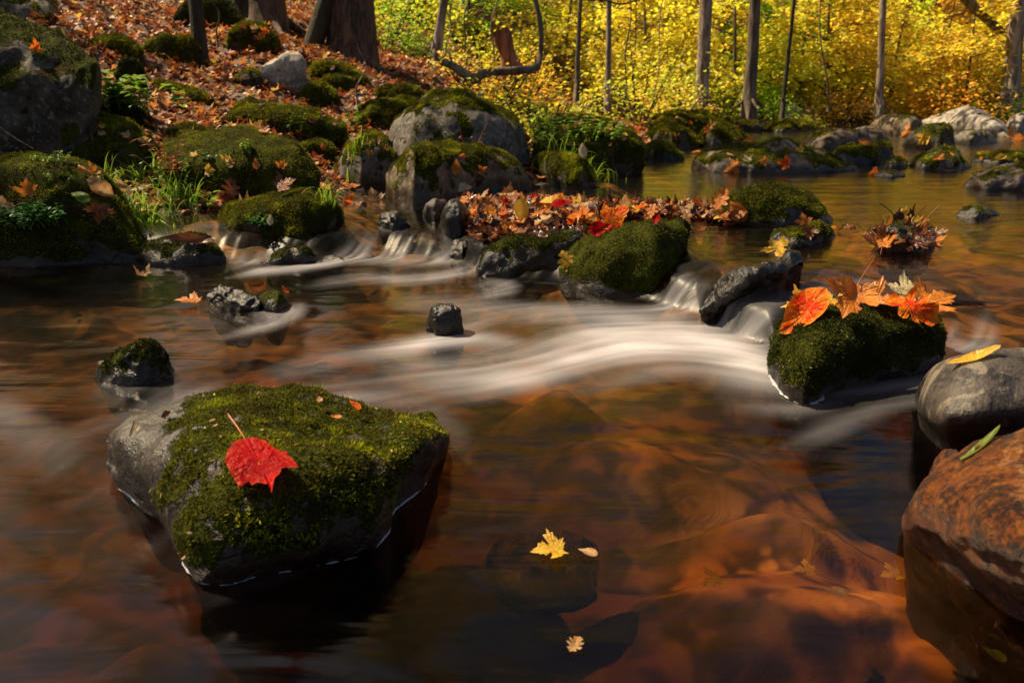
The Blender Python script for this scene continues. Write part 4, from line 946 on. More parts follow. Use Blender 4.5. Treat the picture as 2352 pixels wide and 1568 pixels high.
Lf(1800, 582, 62, 'lf_yel', 'yellow leaf stuck on the tip of the slanting wet black rock', 160, 'maple', .6, .012, 2)
Lf(1525, 664, 26, 'lf_br', 'small brown leaf at the top of the first waterfall', 80, 'oval', .3, .01)
Lf(597, 669, 46, 'lf_or', 'orange leaf on the right end of the low black wet rock', 80, 'oval', .2, .01)
Lf(652, 676, 24, 'lf_redor', 'tiny red leaf scrap stuck on the round green stone', 60, 'oval', .3, .006)
Lf(452, 560, 110, 'lf_br', 'long red-brown leaf lying on the wet bank rock', 102, 'willow', .2, .012, 2)
Lf(82, 118, 34, 'lf_redor', 'red-orange leaf stuck on the grey face of the huge dark boulder', 140, 'maple', .6, .008)
Lf(148, 88, 34, 'lf_yel', 'yellowish leaf on the shoulder of the huge dark boulder', 60, 'willow', .4, .008)
Lf(218, 448, 66, 'lf_tan', 'large curled tan leaf on top of the big mossy bank boulder', -70, 'oval', .3, .02, 2)
Lf(272, 438, 36, 'lf_tan', 'small pale tan leaf beside the large curled one', 100, 'oval', .3, .012)
Lf(190, 462, 40, 'lf_gr', 'yellow-green leaf in front of the large curled tan leaf', 90, 'oval', .3, .01)
Lf(72, 452, 46, 'lf_or', 'orange maple leaf behind the leafy green herb', 20, 'maple', .6, .02)
Lf(14, 492, 56, 'lf_tan', 'tan maple leaf cut by the left edge beside the green herb', 160, 'maple', .7, .02)
Lf(228, 500, 56, 'lf_br', 'dark shrivelled brown leaf hanging on the big mossy bank boulder', 200, 'maple', .5, .015, 4)
Lf(208, 428, 26, 'lf_tan', 'little tan leaf on the upper right of the big mossy bank boulder', 20, 'oval', .4, .01)
Lf(190, 400, 26, 'lf_or', 'little rusty leaf near the crest of the big mossy bank boulder', 60, 'oval', .4, .01)
Lf(535, 452, 60, 'lf_br', 'brown oak-like leaf standing at the left of the clover-grown boulder', 10, 'oak', .6, .02)
Lf(660, 445, 60, 'lf_br', 'reddish brown maple leaf on the rim of the clover-grown boulder', -60, 'maple', .5, .02)
Lf(622, 515, 26, 'lf_pale', 'pale leaf tip beside the clover-like plant', 10, 'oval', .5, .01)
Lf(855, 480, 64, 'lf_tan', 'tan oak leaf standing upright at the left cascade lip', 20, 'maple', .75, .03, 0)
Lf(825, 490, 48, 'lf_br', 'dark red leaf beside the upright tan oak leaf', -40, 'maple', .5, .02)
Lf(800, 482, 34, 'lf_redor', 'small pinkish red leaf left of the dark red one at the cascade lip', 40, 'maple', .5, .02)
Lf(1044, 395, 40, 'lf_or', 'orange leaf stuck on the face of the front grey boulder', 10, 'oval', .6, .01)
Lf(1060, 365, 26, 'lf_or', 'small orange leaf in the bright moss of the front boulder', 120, 'oval', .5, .01)
Lf(1100, 395, 34, 'lf_or', 'rusty curled leaf on the right shoulder of the front boulder', 60, 'maple', .5, .012)
Lf(1095, 418, 48, 'lf_wet', 'dark shrivelled leaf on the right foot of the front boulder', 100, 'maple', .5, .012)
Lf(1205, 325, 30, 'lf_br', 'small brown leaf wedged at the right edge of the arched boulder', 30, 'oval', .5, .01)
Lf(1390, 408, 50, 'lf_yel', 'yellow leaf hanging into the pool below the grass clump', 110, 'oak', .3, .01)
Lf(1330, 370, 46, 'lf_pale', 'pale yellow leaf standing in the grass clump', 10, 'oval', .7, .03)
Lf(1715, 372, 32, 'lf_pale', 'pale leaf on the front of the long island rock', 20, 'maple', .6, .01)
Lf(1680, 392, 60, 'lf_or', 'sunlit orange leaves at the left waterline of the long island rock', 90, 'maple', .4, .01)
Lf(1752, 376, 30, 'lf_or', 'small orange leaf halfway along the long island rock', 90, 'maple', .4, .01)
Lf(1800, 380, 44, 'lf_redor', 'reddish leaf on the right half of the long island rock', 70, 'maple', .4, .01)
Lf(1835, 352, 34, 'lf_yel', 'gold leaf at the notch of the long island rock', 70, 'maple', .4, .01)
Lf(1722, 336, 36, 'lf_or', 'curled orange leaf on the crest of the long island rock', 80, 'oval', .4, .02)
Lf(2085, 312, 48, 'lf_or', 'big orange leaf at the left foot of the dark square boulder', 60, 'maple', .6, .02)
Lf(2125, 325, 40, 'lf_yel', 'yellow maple leaf in the drift before the dark square boulder', 100, 'maple', .6, .02)
Lf(2070, 340, 40, 'lf_or', 'rust leaf low in the drift by the mossy dark rounded rock', 0, 'maple', .6, .02)
Lf(1985, 338, 36, 'lf_or', 'folded orange leaf between the island rock and the rounded rock', 40, 'oval', .5, .015)
Lf(2160, 368, 34, 'lf_or', 'orange leaf across the grey-green wedge-shaped rock', 70, 'oval', .5, .01)
Lf(2010, 400, 36, 'lf_redor', 'red-orange leaf on the small stone beyond the leaf heap', 70, 'maple', .5, .012)
Lf(2300, 368, 30, 'lf_yel', 'yellow leaf on the long flat mossy ledge', 80, 'oval', .4, .01)
Lf(1838, 518, 36, 'lf_or', 'orange leaf standing on the small flat mossy rock', 0, 'maple', .7, .02)
Lf(1850, 545, 40, 'lf_br', 'brown leaf wrapped over the small flat mossy rock', 180, 'maple', .6, .012)
Lf(1700, 500, 60, 'lf_or', 'curled orange-brown leaf at the right end of the leaf pile', 20, 'oval', .5, .02, 2)
Lf(1665, 488, 60, 'lf_or', 'upright oak leaf in front of the dome-shaped rock', -50, 'oak', .6, .03, 1)

def zplane(px, py, z): return at_z(px, py, z)
for px, py, s, m, l, a, k in [(330, 637, 40, 'lf_tan', 'tan leaf floating on the dark water near the bank', 70, 'maple'), (433, 697, 66, 'lf_or', 'orange-brown leaf floating left of the low black rock', 90, 'maple'),
                              (2180, 395, 50, 'lf_br', 'thin brown leaf floating in the far pool', 85, 'willow'), (1600, 352, 30, 'lf_or', 'orange leaf floating by the small rounded stone', 90, 'oval'), (1900, 528, 60, 'lf_or', 'orange-brown leaves trailing in the current right of the dome rock', 95, 'oak'), (1950, 530, 44, 'lf_br', 'brown leaf stranded behind the trailing orange leaves', 85, 'oak'), (1895, 548, 34, 'lf_yel', 'dull yellow leaf half under water by the flat mossy rock', 60, 'oval'),
                              (2270, 310, 50, 'lf_or', 'orange leaf drift at the foot of the pale peaked boulder', 90, 'maple'), (2325, 322, 60, 'lf_or', 'second leaf drift at the right edge below the pale boulder', 80, 'maple'), (2260, 350, 30, 'lf_redor', 'small red leaf on the water by the mossy ledge', 80, 'maple')]:
    z = ZU if py < 600 else 0.0
    leaf(px, py, s, m, l, a, k, .12, .004, None, False, None, zplane(px, py, z + .004), np.array([0, 0, 1.0]))
for px, py, s, m, l, a, k in [(1265, 1262, 85, 'lf_yel', 'golden leaf drifting on the deep brown foreground water', 100, 'maple'), (1355, 1268, 42, 'lf_tan', 'small pale leaf drifting right of the golden leaf in the foreground water', 60, 'oval'), (1318, 1482, 46, 'lf_tan', 'tan leaf drifting near the bottom edge of the picture', -30, 'oak'), (2290, 1505, 40, 'lf_gr', 'green-yellow leaf sunk near the bottom right corner', 30, 'oval'), (1925, 1358, 42, 'lf_pale', 'pale leaf on the bright orange gravel under water', 60, 'oval'),
                              (1850, 1310, 50, 'lf_yel', 'yellow leaf sunk on the orange gravel patch', 80, 'maple'), (2050, 1320, 50, 'lf_yel', 'golden leaf sunk left of the rust boulder', 95, 'maple'), (1640, 1335, 60, 'lf_yel', 'orange leaf sunk at the left tip of the bright gravel patch', 120, 'maple')]:
    h = hit(px, py)
    p_ = h[0]; 
    p_ = zplane(px, py, .0035 if px < 1400 else -.022)
    leaf(px, py, s * 1.2, m, l, a, k, .05, 0, 0, False, None, p_, np.array([0, 0, 1.0]))

# the pile of leaves caught on the rock dam: each leaf an object
front = [(1060, 500), (1085, 540), (1150, 548), (1240, 545), (1300, 535), (1345, 530), (1420, 505), (1500, 500), (1640, 505), (1720, 512)]
rear = [(1060, 440), (1100, 428), (1180, 442), (1300, 455), (1400, 465), (1500, 468), (1640, 478), (1720, 500)]
fy = lambda x: np.interp(x, [p[0] for p in front], [p[1] for p in front]); ry = lambda x: np.interp(x, [p[0] for p in rear], [p[1] for p in rear])
names = {'lf_or': 'orange', 'lf_br': 'brown', 'lf_yel': 'yellow', 'lf_redor': 'flame red', 'lf_tan': 'tan', 'lf_wet': 'dark wet brown', 'lf_red': 'crimson'}
for i in range(285):
    px = rng.uniform(1065, 1700) if i % 5 else rng.uniform(1060, 1340)
    t = rng.uniform(0, 1)
    py = fy(px) * t + ry(px) * (1 - t)
    z = .12 + .045 * math.sin(min(1, t * 1.2) * math.pi) * rng.uniform(.2, 1.1)
    p = zplane(px, py, z)
    mt = rng.choice(['lf_or', 'lf_br', 'lf_tan', 'lf_yel', 'lf_redor', 'lf_wet', 'lf_red'], p=[.29, .28, .09, .07, .07, .18, .02])
    if t > .7 and px < 1340: mt = rng.choice(['lf_wet', 'lf_br', 'lf_or'], p=[.5, .35, .15])
    n = np.array([rng.normal(0, .42), rng.normal(-.1, .42), .9])
    leaf(0, 0, 0, str(mt), '%s leaf packed in the long leaf pile along the rock dam' % names[str(mt)], rng.uniform(0, 360), str(rng.choice(['maple', 'maple', 'oak', 'oval'])), rng.uniform(0, .3), 0, int(rng.integers(0, 5)), False, 'leaves of the pile on the rock dam', p, n, 'leaf', rng.uniform(.065, .11))
Lf(0, 0, 0, 'lf_yel', 'upright clean yellow oval leaf standing in the middle of the leaf pile', 180, 'oval', .75, 0, 1, True, None, zplane(1198, 478, .20), np.array([0, -.6, .6]), 'leaf', .10)
Lf(0, 0, 0, 'lf_red', 'scarlet leaf with yellow half on top of the leaf pile', -70, 'oval', .3, 0, 1, False, None, zplane(1285, 470, .19), np.array([0, 0, 1.]), 'leaf', .10)
Lf(0, 0, 0, 'lf_yel', 'yellow half-folded leaf behind the scarlet leaf on the pile', -75, 'oval', .3, 0, 0, False, None, zplane(1260, 462, .20), np.array([0, 0, 1.]), 'leaf', .10)
Lf(0, 0, 0, 'lf_pale', 'large pale cream leaf at the foot of the front grey boulder', -80, 'oval', .4, 0, 1, False, None, zplane(1060, 432, .17), np.array([0, -.3, .8]), 'leaf', .12)
# heap of brown leaves on the stone in the pool
for i in range(64):
    px = 2075 + rng.normal(0, 34); t = rng.uniform(0, 1); py = 556 - 50 * t * (1 - abs(px - 2075) / 95)
    if abs(px - 2075) > 72: continue
    mt = str(rng.choice(['lf_br', 'lf_wet', 'lf_br', 'lf_or'], p=[.35, .4, .15, .1])) if t < .8 else str(rng.choice(['lf_or', 'lf_br', 'lf_yel']))
    leaf(0, 0, 0, mt, '%s leaf in the heap on the pool stone' % names[mt], rng.uniform(0, 360), 'maple', .25, 0, int(rng.integers(0, 5)), i > 40, 'leaves of the heap on the pool stone', at_y(px, py, 2.49 + .22 * t + rng.uniform(-.03, .03)), np.array([rng.normal(0, .3), rng.normal(-.2, .3), .8]), 'leaf', rng.uniform(.07, .11))
for P_, l in [([(2020, 466), (2045, 485), (2062, 505)], 'dark bent stem rising left out of the leaf heap'), ([(2128, 472), (2110, 490), (2095, 508)], 'fine curved stem rising right out of the leaf heap'), ([(2160, 472), (2140, 490), (2120, 515)], 'thin pale stem leaning far right out of the leaf heap')]:
    b = MB(); pw = np.array([at_y(a_, b_, 2.62) for a_, b_ in P_]); b.tube(catmull(pw, 10) - pw[-1], .0016, 5, a=.1)
    tag(link('leaf_stem', b.mesh('leaf_stem', [M['stem'] if 'pale' in l else M['bark_dark']]), None, pw[-1]), l, 'stem')
# scattered leaves on the bank rocks
for i in range(230):
    if i < 130: px, py = rng.uniform(180, 900), rng.uniform(80, 440)
    elif i < 190: px, py = rng.uniform(1200, 1640), rng.uniform(225, 350)
    elif i < 208: px, py = rng.uniform(1650, 2352), rng.uniform(250, 400)
    else: continue
    h = hit(px, py)
    if h is None or h[2].name.startswith('ground') or h[1][2] < .2: continue
    mt = str(rng.choice(['lf_or', 'lf_tan', 'lf_br', 'lf_yel', 'lf_redor'], p=[.35, .25, .25, .1, .05]))
    leaf(0, 0, 0, mt, 'small fallen %s leaf scattered over the mossy bank rocks' % names[mt], rng.uniform(0, 360), str(rng.choice(['maple', 'oval', 'oak'])), .15, .006, int(rng.integers(0, 5)), False, 'fallen leaves scattered on the rocks', h[0], h[1], 'leaf', rng.uniform(.045, .075))
for k, (px, py) in enumerate([(600, 88), (585, 70), (610, 78), (560, 66), (1640, 290), (1625, 300), (1400, 300), (1420, 290), (1470, 300), (1300, 300), (1330, 290)]):
    Lf(px, py, 26, ['lf_or', 'lf_tan', 'lf_redor'][k % 3], 'small fallen %s leaf scattered over the mossy bank rocks' % names[['lf_or', 'lf_tan', 'lf_redor'][k % 3]], k * 77, 'maple', .5, .01, k % 5, False, 'fallen leaves scattered on the rocks')

# ------------------------------------------------------------------ leaf litter (nobody could count it)
half = [(0, 0), (.30, -.10), (.34, .10), (.78, .40), (.42, .46), (.24, .46), (.30, .75)]
LO = np.array(half + [(0, 1.05)] + [(-a, c) for a, c in half[1:][::-1]], float) - np.array([0, .4])
def leaf_cloud(name, P, N, size, colr, mat, outline=LO, curl=.5, parent=None, off=(0, 0, 0), extra=None, seed=1):
    r = np.random.default_rng(seed)
    n = len(P); k = len(outline)
    N = N / np.maximum(np.linalg.norm(N, axis=1), 1e-6)[:, None]
    a = np.cross(N, r.normal(size=(n, 3))); a /= np.maximum(np.linalg.norm(a, axis=1), 1e-6)[:, None]; b = np.cross(N, a)
    ox, oy = outline[:, 0], outline[:, 1]
    cu = r.uniform(-.4, 1, n) * curl; cv = r.uniform(-.4, 1, n) * curl
    z = cu[:, None] * ox ** 2 * 1.4 + cv[:, None] * oy ** 2
    V = P[:, None] + (a[:, None] * ox[None, :, None] + b[:, None] * oy[None, :, None] + N[:, None] * z[..., None]) * size[:, None, None]
    V = np.concatenate([P[:, None], V], 1).reshape(-1, 3) - np.asarray(off)
    base = np.arange(n)[:, None] * (k + 1); j = np.arange(k)
    F = np.stack([np.broadcast_to(base, (n, k)), base + 1 + j, base + 1 + (j + 1) % k], -1).reshape(-1, 3)
    C = np.repeat(colr, k + 1, 0)
    me = make_mesh(name, V, F, {'col': C}, False, [mat])
    return link(name, me, parent, off)
PAL = np.array([(.28, .09, .025), (.40, .15, .04), (.16, .05, .02), (.09, .03, .015), (.50, .22, .06), (.55, .32, .10), (.34, .07, .02), (.60, .40, .08), (.22, .09, .04)])
n = 70000
x = rng.uniform(-6.5, 4.5, n); y = 2.9 + 15 * rng.uniform(0, 1, n) ** 1.25
d = sdist(x, y); keep = (d > .02) & (np.abs(x) < y * .72 + .4) & (rng.uniform(0, 1, n) < np.where(x / (y + 1) > .17, .45, 1))
x, y = x[keep], y[keep]; n = len(x)
z = z_ground(x, y) + rng.uniform(0, .03, n)
N_ = np.stack([rng.normal(0, .55, n), rng.normal(0, .55, n), np.ones(n)], 1)
ci = rng.choice(len(PAL), n, p=[.2, .17, .17, .13, .1, .06, .08, .04, .05]); cc = PAL[ci] * rng.uniform(.7, 1.7, (n, 1))
tag(leaf_cloud('leaf_litter', xy3(x, y, 0) + np.stack([0 * x, 0 * x, z], 1), N_, rng.uniform(.030, .062, n), cc, M['litter'], curl=.8), 'thick litter of brown and orange leaves over the left bank', 'leaf litter', None, 'stuff')
# soaked mat under the dam pile
n = 1500
px = rng.uniform(1055, 1700, n); t = rng.uniform(0, 1, n); py = fy(px) * t + ry(px) * (1 - t)
P = np.stack([at_z(px[i], py[i], .105 + .04 * math.sin(t[i] * math.pi) * rng.uniform(0, 1)) for i in range(n)])
ci = rng.choice([0, 1, 2, 3], n); tag(leaf_cloud('leaf_mat', P, np.stack([rng.normal(0, .5, n), rng.normal(-.2, .5, n), np.ones(n)], 1), rng.uniform(.03, .06, n), PAL[ci] * .6, M['litter'], curl=.8), 'soaked brown leaves matted under the leaf pile on the dam', 'leaf litter', None, 'stuff')

# ------------------------------------------------------------------ moss tufts on the stones
def tufts(rec):
    if rec['tufts'] <= 0: return
    G, N, mk, c0 = rec['G'], rec['N'], rec['mk'], rec['c0']
    r = np.random.default_rng(rec['seed'])
    A = np.linalg.norm(np.cross(G[1:, 1:] - G[:-1, :-1], G[1:, :-1] - G[:-1, 1:]), axis=-1) * .5
    m = mk[:-1, :-1].copy(); m[:, :] = np.where(m > .25, m ** 1.5, 0)
    view = np.array([0, 0, CAMZ]) - G[:-1, :-1]; dist = np.linalg.norm(view, axis=-1)
    facing = (N[:-1, :-1] * view).sum(-1) / dist
    w = A * m * (facing > -.25)
    tot = w.sum()
    if tot <= 0: return
    D = dist[w > 0].min()
    ln = max(.0046, .0019 * D) ; wd = max(.0010, .00065 * D)
    cnt = int(min(75000 if D < 2 else 16000, rec['tufts'] * tot / (ln * wd) * 1.6))
    if cnt < 20: return
    idx = r.choice(w.size, cnt, p=(w / tot).ravel()); i, j = np.unravel_index(idx, w.shape)
    fu, fv = r.uniform(0, 1, (2, cnt, 1))
    P = G[i, j] * (1 - fu) * (1 - fv) + G[i + 1, j] * fu * (1 - fv) + G[i, j + 1] * (1 - fu) * fv + G[i + 1, j + 1] * fu * fv
    Nn = N[i, j]
    cl = fbm(P * 28 / max(1, D * .7), 2, 5)
    dirv = Nn * .7 + r.normal(0, .55, (cnt, 3)) + np.array([0, 0, .15]); dirv /= np.linalg.norm(dirv, axis=1)[:, None]
    side = np.cross(dirv, r.normal(size=(cnt, 3))); side /= np.linalg.norm(side, axis=1)[:, None]
    L = ln * r.uniform(.4, 1.5, cnt)[:, None] * (1 + .9 * cl[:, None]) * (.35 + .65 * mk[i, j])[:, None]
    P0 = P - Nn * .001
    V = np.stack([P0 - side * wd, P0 + side * wd, P0 + dirv * L * .6 + side * wd * .7, P0 + dirv * L + r.normal(0, .3, (cnt, 3)) * L], 1)
    F = np.arange(cnt)[:, None] * 4 + np.array([[0, 1, 2, 3]])
    var = np.clip(.45 + .8 * cl + r.normal(0, .2, cnt), 0, 1); var = np.repeat(var, 4)
    me = make_mesh('moss', V.reshape(-1, 3) - c0, F, {'var': var}, False, [M[rec['mossmat']]])
    link('moss', me, rec['o'])
for rec in STONES: tufts(rec)
# seeds, scraps and twigs caught in the moss of the foreground boulder
def debris(rec, n, sz):
    G, N, mk = rec['G'], rec['N'], rec['mk']; r = np.random.default_rng(4)
    w = ((N[..., 2] > .1) * (G[..., 2] > .03)).astype(float); w /= w.sum()
    q = r.choice(w.size, n, p=w.ravel()); i, j = np.unravel_index(q, w.shape)
    P = G[i, j] + N[i, j] * .004; pc_ = np.array([(.45, .30, .12), (.30, .12, .05), (.55, .42, .2), (.16, .08, .04)])[r.integers(0, 4, n)]
    out = np.array([(0, -.8), (.28, -.3), (.3, .3), (0, .9), (-.3, .3), (-.25, -.3)])
    o = leaf_cloud('debris', P, N[i, j] + r.normal(0, .35, (n, 3)), r.uniform(.4, 1.5, n) * sz, pc_, M['litter'], out, .3)
    o.data.transform(Matrix.Translation(-Vector(rec['c0']))); o.parent = rec['o']; o['kind'] = 'stuff'
debris(rockA, 170, .0042); debris(rockE, 60, .004)

# ------------------------------------------------------------------ small plants
def grass(label, px, py, n, h, spread, mat='grass', Y=None, droop=1.0, seed=0, group=None):
    hh = hit(px, py); p0 = hh[0] if (hh is not None and Y is None) else at_y(px, py, Y)
    r = np.random.default_rng(seed + 900)
    Vs, Fs, A = [], [], []; o = 0; K = 7
    for i in range(n):
        b0 = np.array([r.normal(0, spread), r.normal(0, spread * .6), 0]); q = drop(p0[0] + b0[0], p0[1] + b0[1], p0[2] + .3)
        b0[2] = np.clip((q[0][2] - p0[2]) if q else 0, -.15, .1)
        az = r.uniform(0, 6.28); L = h * r.uniform(.4, 1.2); w = r.uniform(.0008, .0018) * (1 + p0[1] * .25)
        t = np.linspace(0, 1, K)
        out = np.array([math.cos(az), math.sin(az) * .7 - .3, 0]); bend = droop * r.uniform(.3, 1.1)
        C = b0 + out * (t ** 1.5)[:, None] * L * .65 * bend + np.array([0, 0, 1]) * (t - .75 * bend * t ** 2.4)[:, None] * L
        s_ = np.cross(out, [0, 0, 1]); s_ = s_ + r.normal(0, .3, 3)
        ww = w * (1 - t ** 2)[:, None] + .0002
        Vs.append(np.stack([C - s_ * ww, C + s_ * ww], 1).reshape(-1, 3))
        k = np.arange(K - 1) * 2 + o; Fs.append(np.stack([k, k + 1, k + 3, k + 2], 1)); o += 2 * K
        A.append(np.full(2 * K, r.uniform(0, 1)))
    me = make_mesh('grass_tuft', np.concatenate(Vs), np.concatenate(Fs), {'var': np.concatenate(A)}, True, [M[mat]])
    return tag(link('grass_tuft', me, None, p0), label, 'grass', group)
grass('tuft of thin green grass on the big bank boulder, left of the seedling', 300, 480, 90, .17, .05, seed=1)
grass('long drooping grass hanging down beside the pink-tipped seedling', 405, 470, 110, .20, .06, seed=2)
grass('shaded grass hanging over the wet bank at the right foot of the big boulder', 340, 530, 120, .16, .07, seed=3, droop=1.3)
grass('short sunlit grass behind the seedling', 320, 420, 60, .14, .05, seed=4)
grass('grass blades trailing over the right end of the clover-grown boulder', 765, 478, 60, .15, .03, seed=5, droop=1.2)
grass('bright grass clump on the shore right of the front boulder', 1335, 362, 110, .22, .08, seed=6, Y=4.75)
grass('small grass patch at the foot of the bare-topped boulder', 815, 350, 50, .10, .05, seed=7, droop=.6)
grass('thin grass beside the steep mossy boulder', 360, 505, 60, .15, .05, seed=8)

def sprig(label, px, py, stems, h, leafk, mat, lsize, pairs=4, seed=0, Y=None, cat='plant', name='small_plant', spread=.02, up=1.0):
    hh = hit(px, py); p0 = hh[0] if (hh is not None and Y is None) else at_y(px, py, Y)
    r = np.random.default_rng(seed + 70)
    root = empty(name, p0); tag(root, label, cat)
    sb = MB(); out = {'maple': MAPLE, 'oval': OVAL, 'willow': WILLOW}[leafk]
    hf = np.array(out[::2] if leafk != 'maple' else out, float); O = np.concatenate([hf, hf[1:-1][::-1] * [-1, 1]])
    Vs, Fs, A = [], [], []; o = 0
    for s_ in range(stems):
        az = r.uniform(0, 6.28); L = h * r.uniform(.6, 1.15)
        b0 = np.array([r.normal(0, spread), r.normal(0, spread * .5), 0])
        t = np.linspace(0, 1, 7); lean = r.uniform(.2, .7)
        C = b0 + np.array([math.cos(az), math.sin(az) - .3, 0]) * (t ** 1.4)[:, None] * L * lean + np.array([0, 0, 1]) * (t * up)[:, None] * L
        sb.tube(C, np.linspace(.0014, .0007, 7) * (1 + p0[1] * .15), 5, a=r.uniform(0, 1))
        for q in range(pairs * 2 + 1):
            tt = .25 + .75 * q / (pairs * 2); c = C[min(6, int(tt * 6))]
            la = az + (1.4 if q % 2 else -1.4) + r.normal(0, .4) if q < pairs * 2 else az
            d = np.array([math.cos(la), math.sin(la), r.uniform(-.2, .5)]); d /= np.linalg.norm(d)
            sd_ = np.cross(d, [0, 0, 1.0]); sd_ /= np.linalg.norm(sd_); nn = np.cross(sd_, d)
            sz_ = lsize * r.uniform(.7, 1.2)
            zz = -.25 * O[:, 1] ** 2 + .3 * np.abs(O[:, 0])
            V = c + (sd_ * O[:, :1] + d * O[:, 1:] + nn * zz[:, None]) * sz_
            V = np.concatenate([c[None] + d * sz_ * .4 , V])
            k = len(O); j = np.arange(k)
            Fs.append(np.stack([np.full(k, o), o + 1 + j, o + 1 + (j + 1) % k], 1)); Vs.append(V); A.append(np.full(k + 1, r.uniform(0, 1))); o += k + 1
    link('stems', sb.mesh('stems', [M['redstem' if mat == 'herb_r' else 'grass']]), root)
    link('leaves', make_mesh('leaves', np.concatenate(Vs), np.concatenate(Fs), {'var': np.concatenate(A)}, False, [M[mat]]), root)
    return root
for k, (px, py) in enumerate([(60, 560)]):
    sprig('dense dark green leafy herb hanging on the bank at the left edge', px, 520, 60, .13, 'oval', 'herb', .022, 7, 1, spread=.07, up=.6)
sprig('small clover-like green plant growing on the rounded mossy boulder', 595, 515, 14, .05, 'oval', 'herb', .018, 3, 2, spread=.025, up=.7)
sprig('broad-leaved bright green plant by the wide mossy boulder', 475, 478, 4, .08, 'oval', 'herb_y', .045, 2, 3, spread=.02)
sprig('tall seedling with pink leaf tips in front of the wide mossy boulder', 398, 400, 7, .15, 'willow', 'herb_r', .055, 2, 4, spread=.02)
sprig('light green stems tangled under the pink-tipped seedling', 410, 430, 12, .14, 'willow', 'herb_y', .04, 3, 5, spread=.04)
sprig('small pale sprig on the crest of the big bank boulder', 105, 372, 10, .035, 'oval', 'herb_y', .014, 4, 6, spread=.05)
sprig('second pale sprig lower on the big bank boulder', 150, 412, 8, .03, 'oval', 'herb_y', .013, 4, 7, spread=.06)
sprig('sunlit leafy green plant between the dark lump and the leaf slope', 310, 250, 14, .16, 'maple', 'herb_y', .06, 3, 8, spread=.12)
sprig('thin seedling on the long low mossy hump', 660, 300, 5, .16, 'willow', 'herb_y', .03, 4, 9, spread=.05)
sprig('little green sprout on the wide mossy boulder', 570, 345, 5, .05, 'oval', 'herb_y', .02, 3, 10, spread=.02)
sprig('sprout of round leaves on the dark face of the wide boulder', 500, 375, 6, .06, 'oval', 'herb', .02, 3, 11, spread=.04)
sprig('red-leaved seedling standing right of the arched boulder', 1075, 378, 3, .22, 'willow', 'herb_r', .04, 2, 12, Y=4.3, spread=.02)
sprig('light green seedling left of the arched boulder', 808, 300, 6, .15, 'oval', 'herb_y', .03, 3, 13, spread=.05)
for k, (px, py) in enumerate([(1245, 300), (1290, 320), (1260, 340), (1340, 318), (1400, 320)]):
    sprig(['bushy green seedlings behind the arched boulder', 'green seedlings on the leaf-strewn shore rock', 'low green plants above the mossy round stone', 'green plants over the grass clump', 'green plant at the right side of the shore rock'][k], px, py, 10, .13, 'oval', 'herb_y', .035, 4, 20 + k, spread=.10)
sprig('tiny bright green two-leaved sprout at the edge of the dam boulder', 1378, 537, 3, .02, 'oval', 'herb_y', .018, 1, 30, spread=.006)

# ------------------------------------------------------------------ trees
def crown(name, r, base_h, top_h, rad, nb, nl, ls, lean=(0, 0), flat=.12):
    """branch sprays; returns arrays"""
    P, N, tubes = [], [], []
    for i in range(nb):
        h = base_h + (top_h - base_h) * r.uniform(0, 1) ** 1.7
        az = r.uniform(0, 6.283); L = rad * r.uniform(.45, 1.0) * (1 - .80 * ((h - base_h) / (top_h - base_h)))
        t = np.linspace(0, 1, 6); st = np.array([lean[0] * h, lean[1] * h, h])
        d = np.array([math.cos(az), math.sin(az), 0])
        C = st + d * (t * L)[:, None] + np.array([0, 0, 1]) * (L * (.45 * t - .40 * t ** 2))[:, None]
        tubes.append((C, np.linspace(.012, .003, 6) * (L / 1.5 + .2)))
        m = int(nl * L / rad)
        tt = r.uniform(.18, 1.05, m); w = (L * .30) * np.sin(np.clip(tt, 0, 1) * 2.6 + .3)
        s = np.cross(d, [0, 0, 1.0])
        pt = st + d * (tt * L)[:, None] + np.array([0, 0, 1]) * (L * (.45 * tt - .40 * tt ** 2) + r.normal(0, flat, m) * .6)[:, None] + s * (r.uniform(-1, 1, m) * w)[:, None]
        P.append(pt); N.append(np.stack([r.normal(0, .45, m), r.normal(-.15, .45, m), np.full(m, .8)], 1))
    P = np.concatenate(P); N = np.concatenate(N)
    return P, N, rng.uniform(.75, 1.25, len(P)) * ls, tubes
LO5 = np.array([(0, -.45), (.42, -.12), (.30, .30), (0, .62), (-.32, .28), (-.40, -.14)])
def tree_parts(r, H, rt, base_h, rad, nb, nl, ls, bark, lean=(0, 0), trunk_wob=.12, flat=.12, seg=10):
    b = MB(); k = max(6, int(H * 2)); t = np.linspace(0, 1, k)
    C = np.stack([lean[0] * H * t + .04 * H * .3 * np.sin(t * 5 + r.uniform(0, 6)), lean[1] * H * t + .01 * H * np.sin(t * 4 + r.uniform(0, 6)), H * t - .25 * (t == 0)], 1)
    rr = rt * (1 - .72 * t) * (1 + .55 * np.exp(-t * H * 5))
    b.tube(C, rr, seg, trunk_wob, int(r.integers(0, 99)))
    trunk = b.mesh('trunk', [M[bark]])
    P, N, sz, tubes = crown('crown', r, base_h, H, rad, nb, nl, ls, lean, flat)
    lb = MB()
    for C_, q in tubes: lb.tube(C_, q, 4)
    limbs = lb.mesh('limbs', [M[bark]])
    n = len(P)
    colr = np.ones((n, 3)) * r.uniform(.55, 1.25, (n, 1)); colr[:, 0] *= r.uniform(.8, 1.15, n); colr[:, 2] *= r.uniform(.5, 1.3, n)
    o = leaf_cloud('crown', P, N, sz, colr, M['foliage'], LO5, .5, seed=int(r.integers(0, 999)))
    cr = o.data; bpy.data.objects.remove(o)
    return trunk, limbs, cr
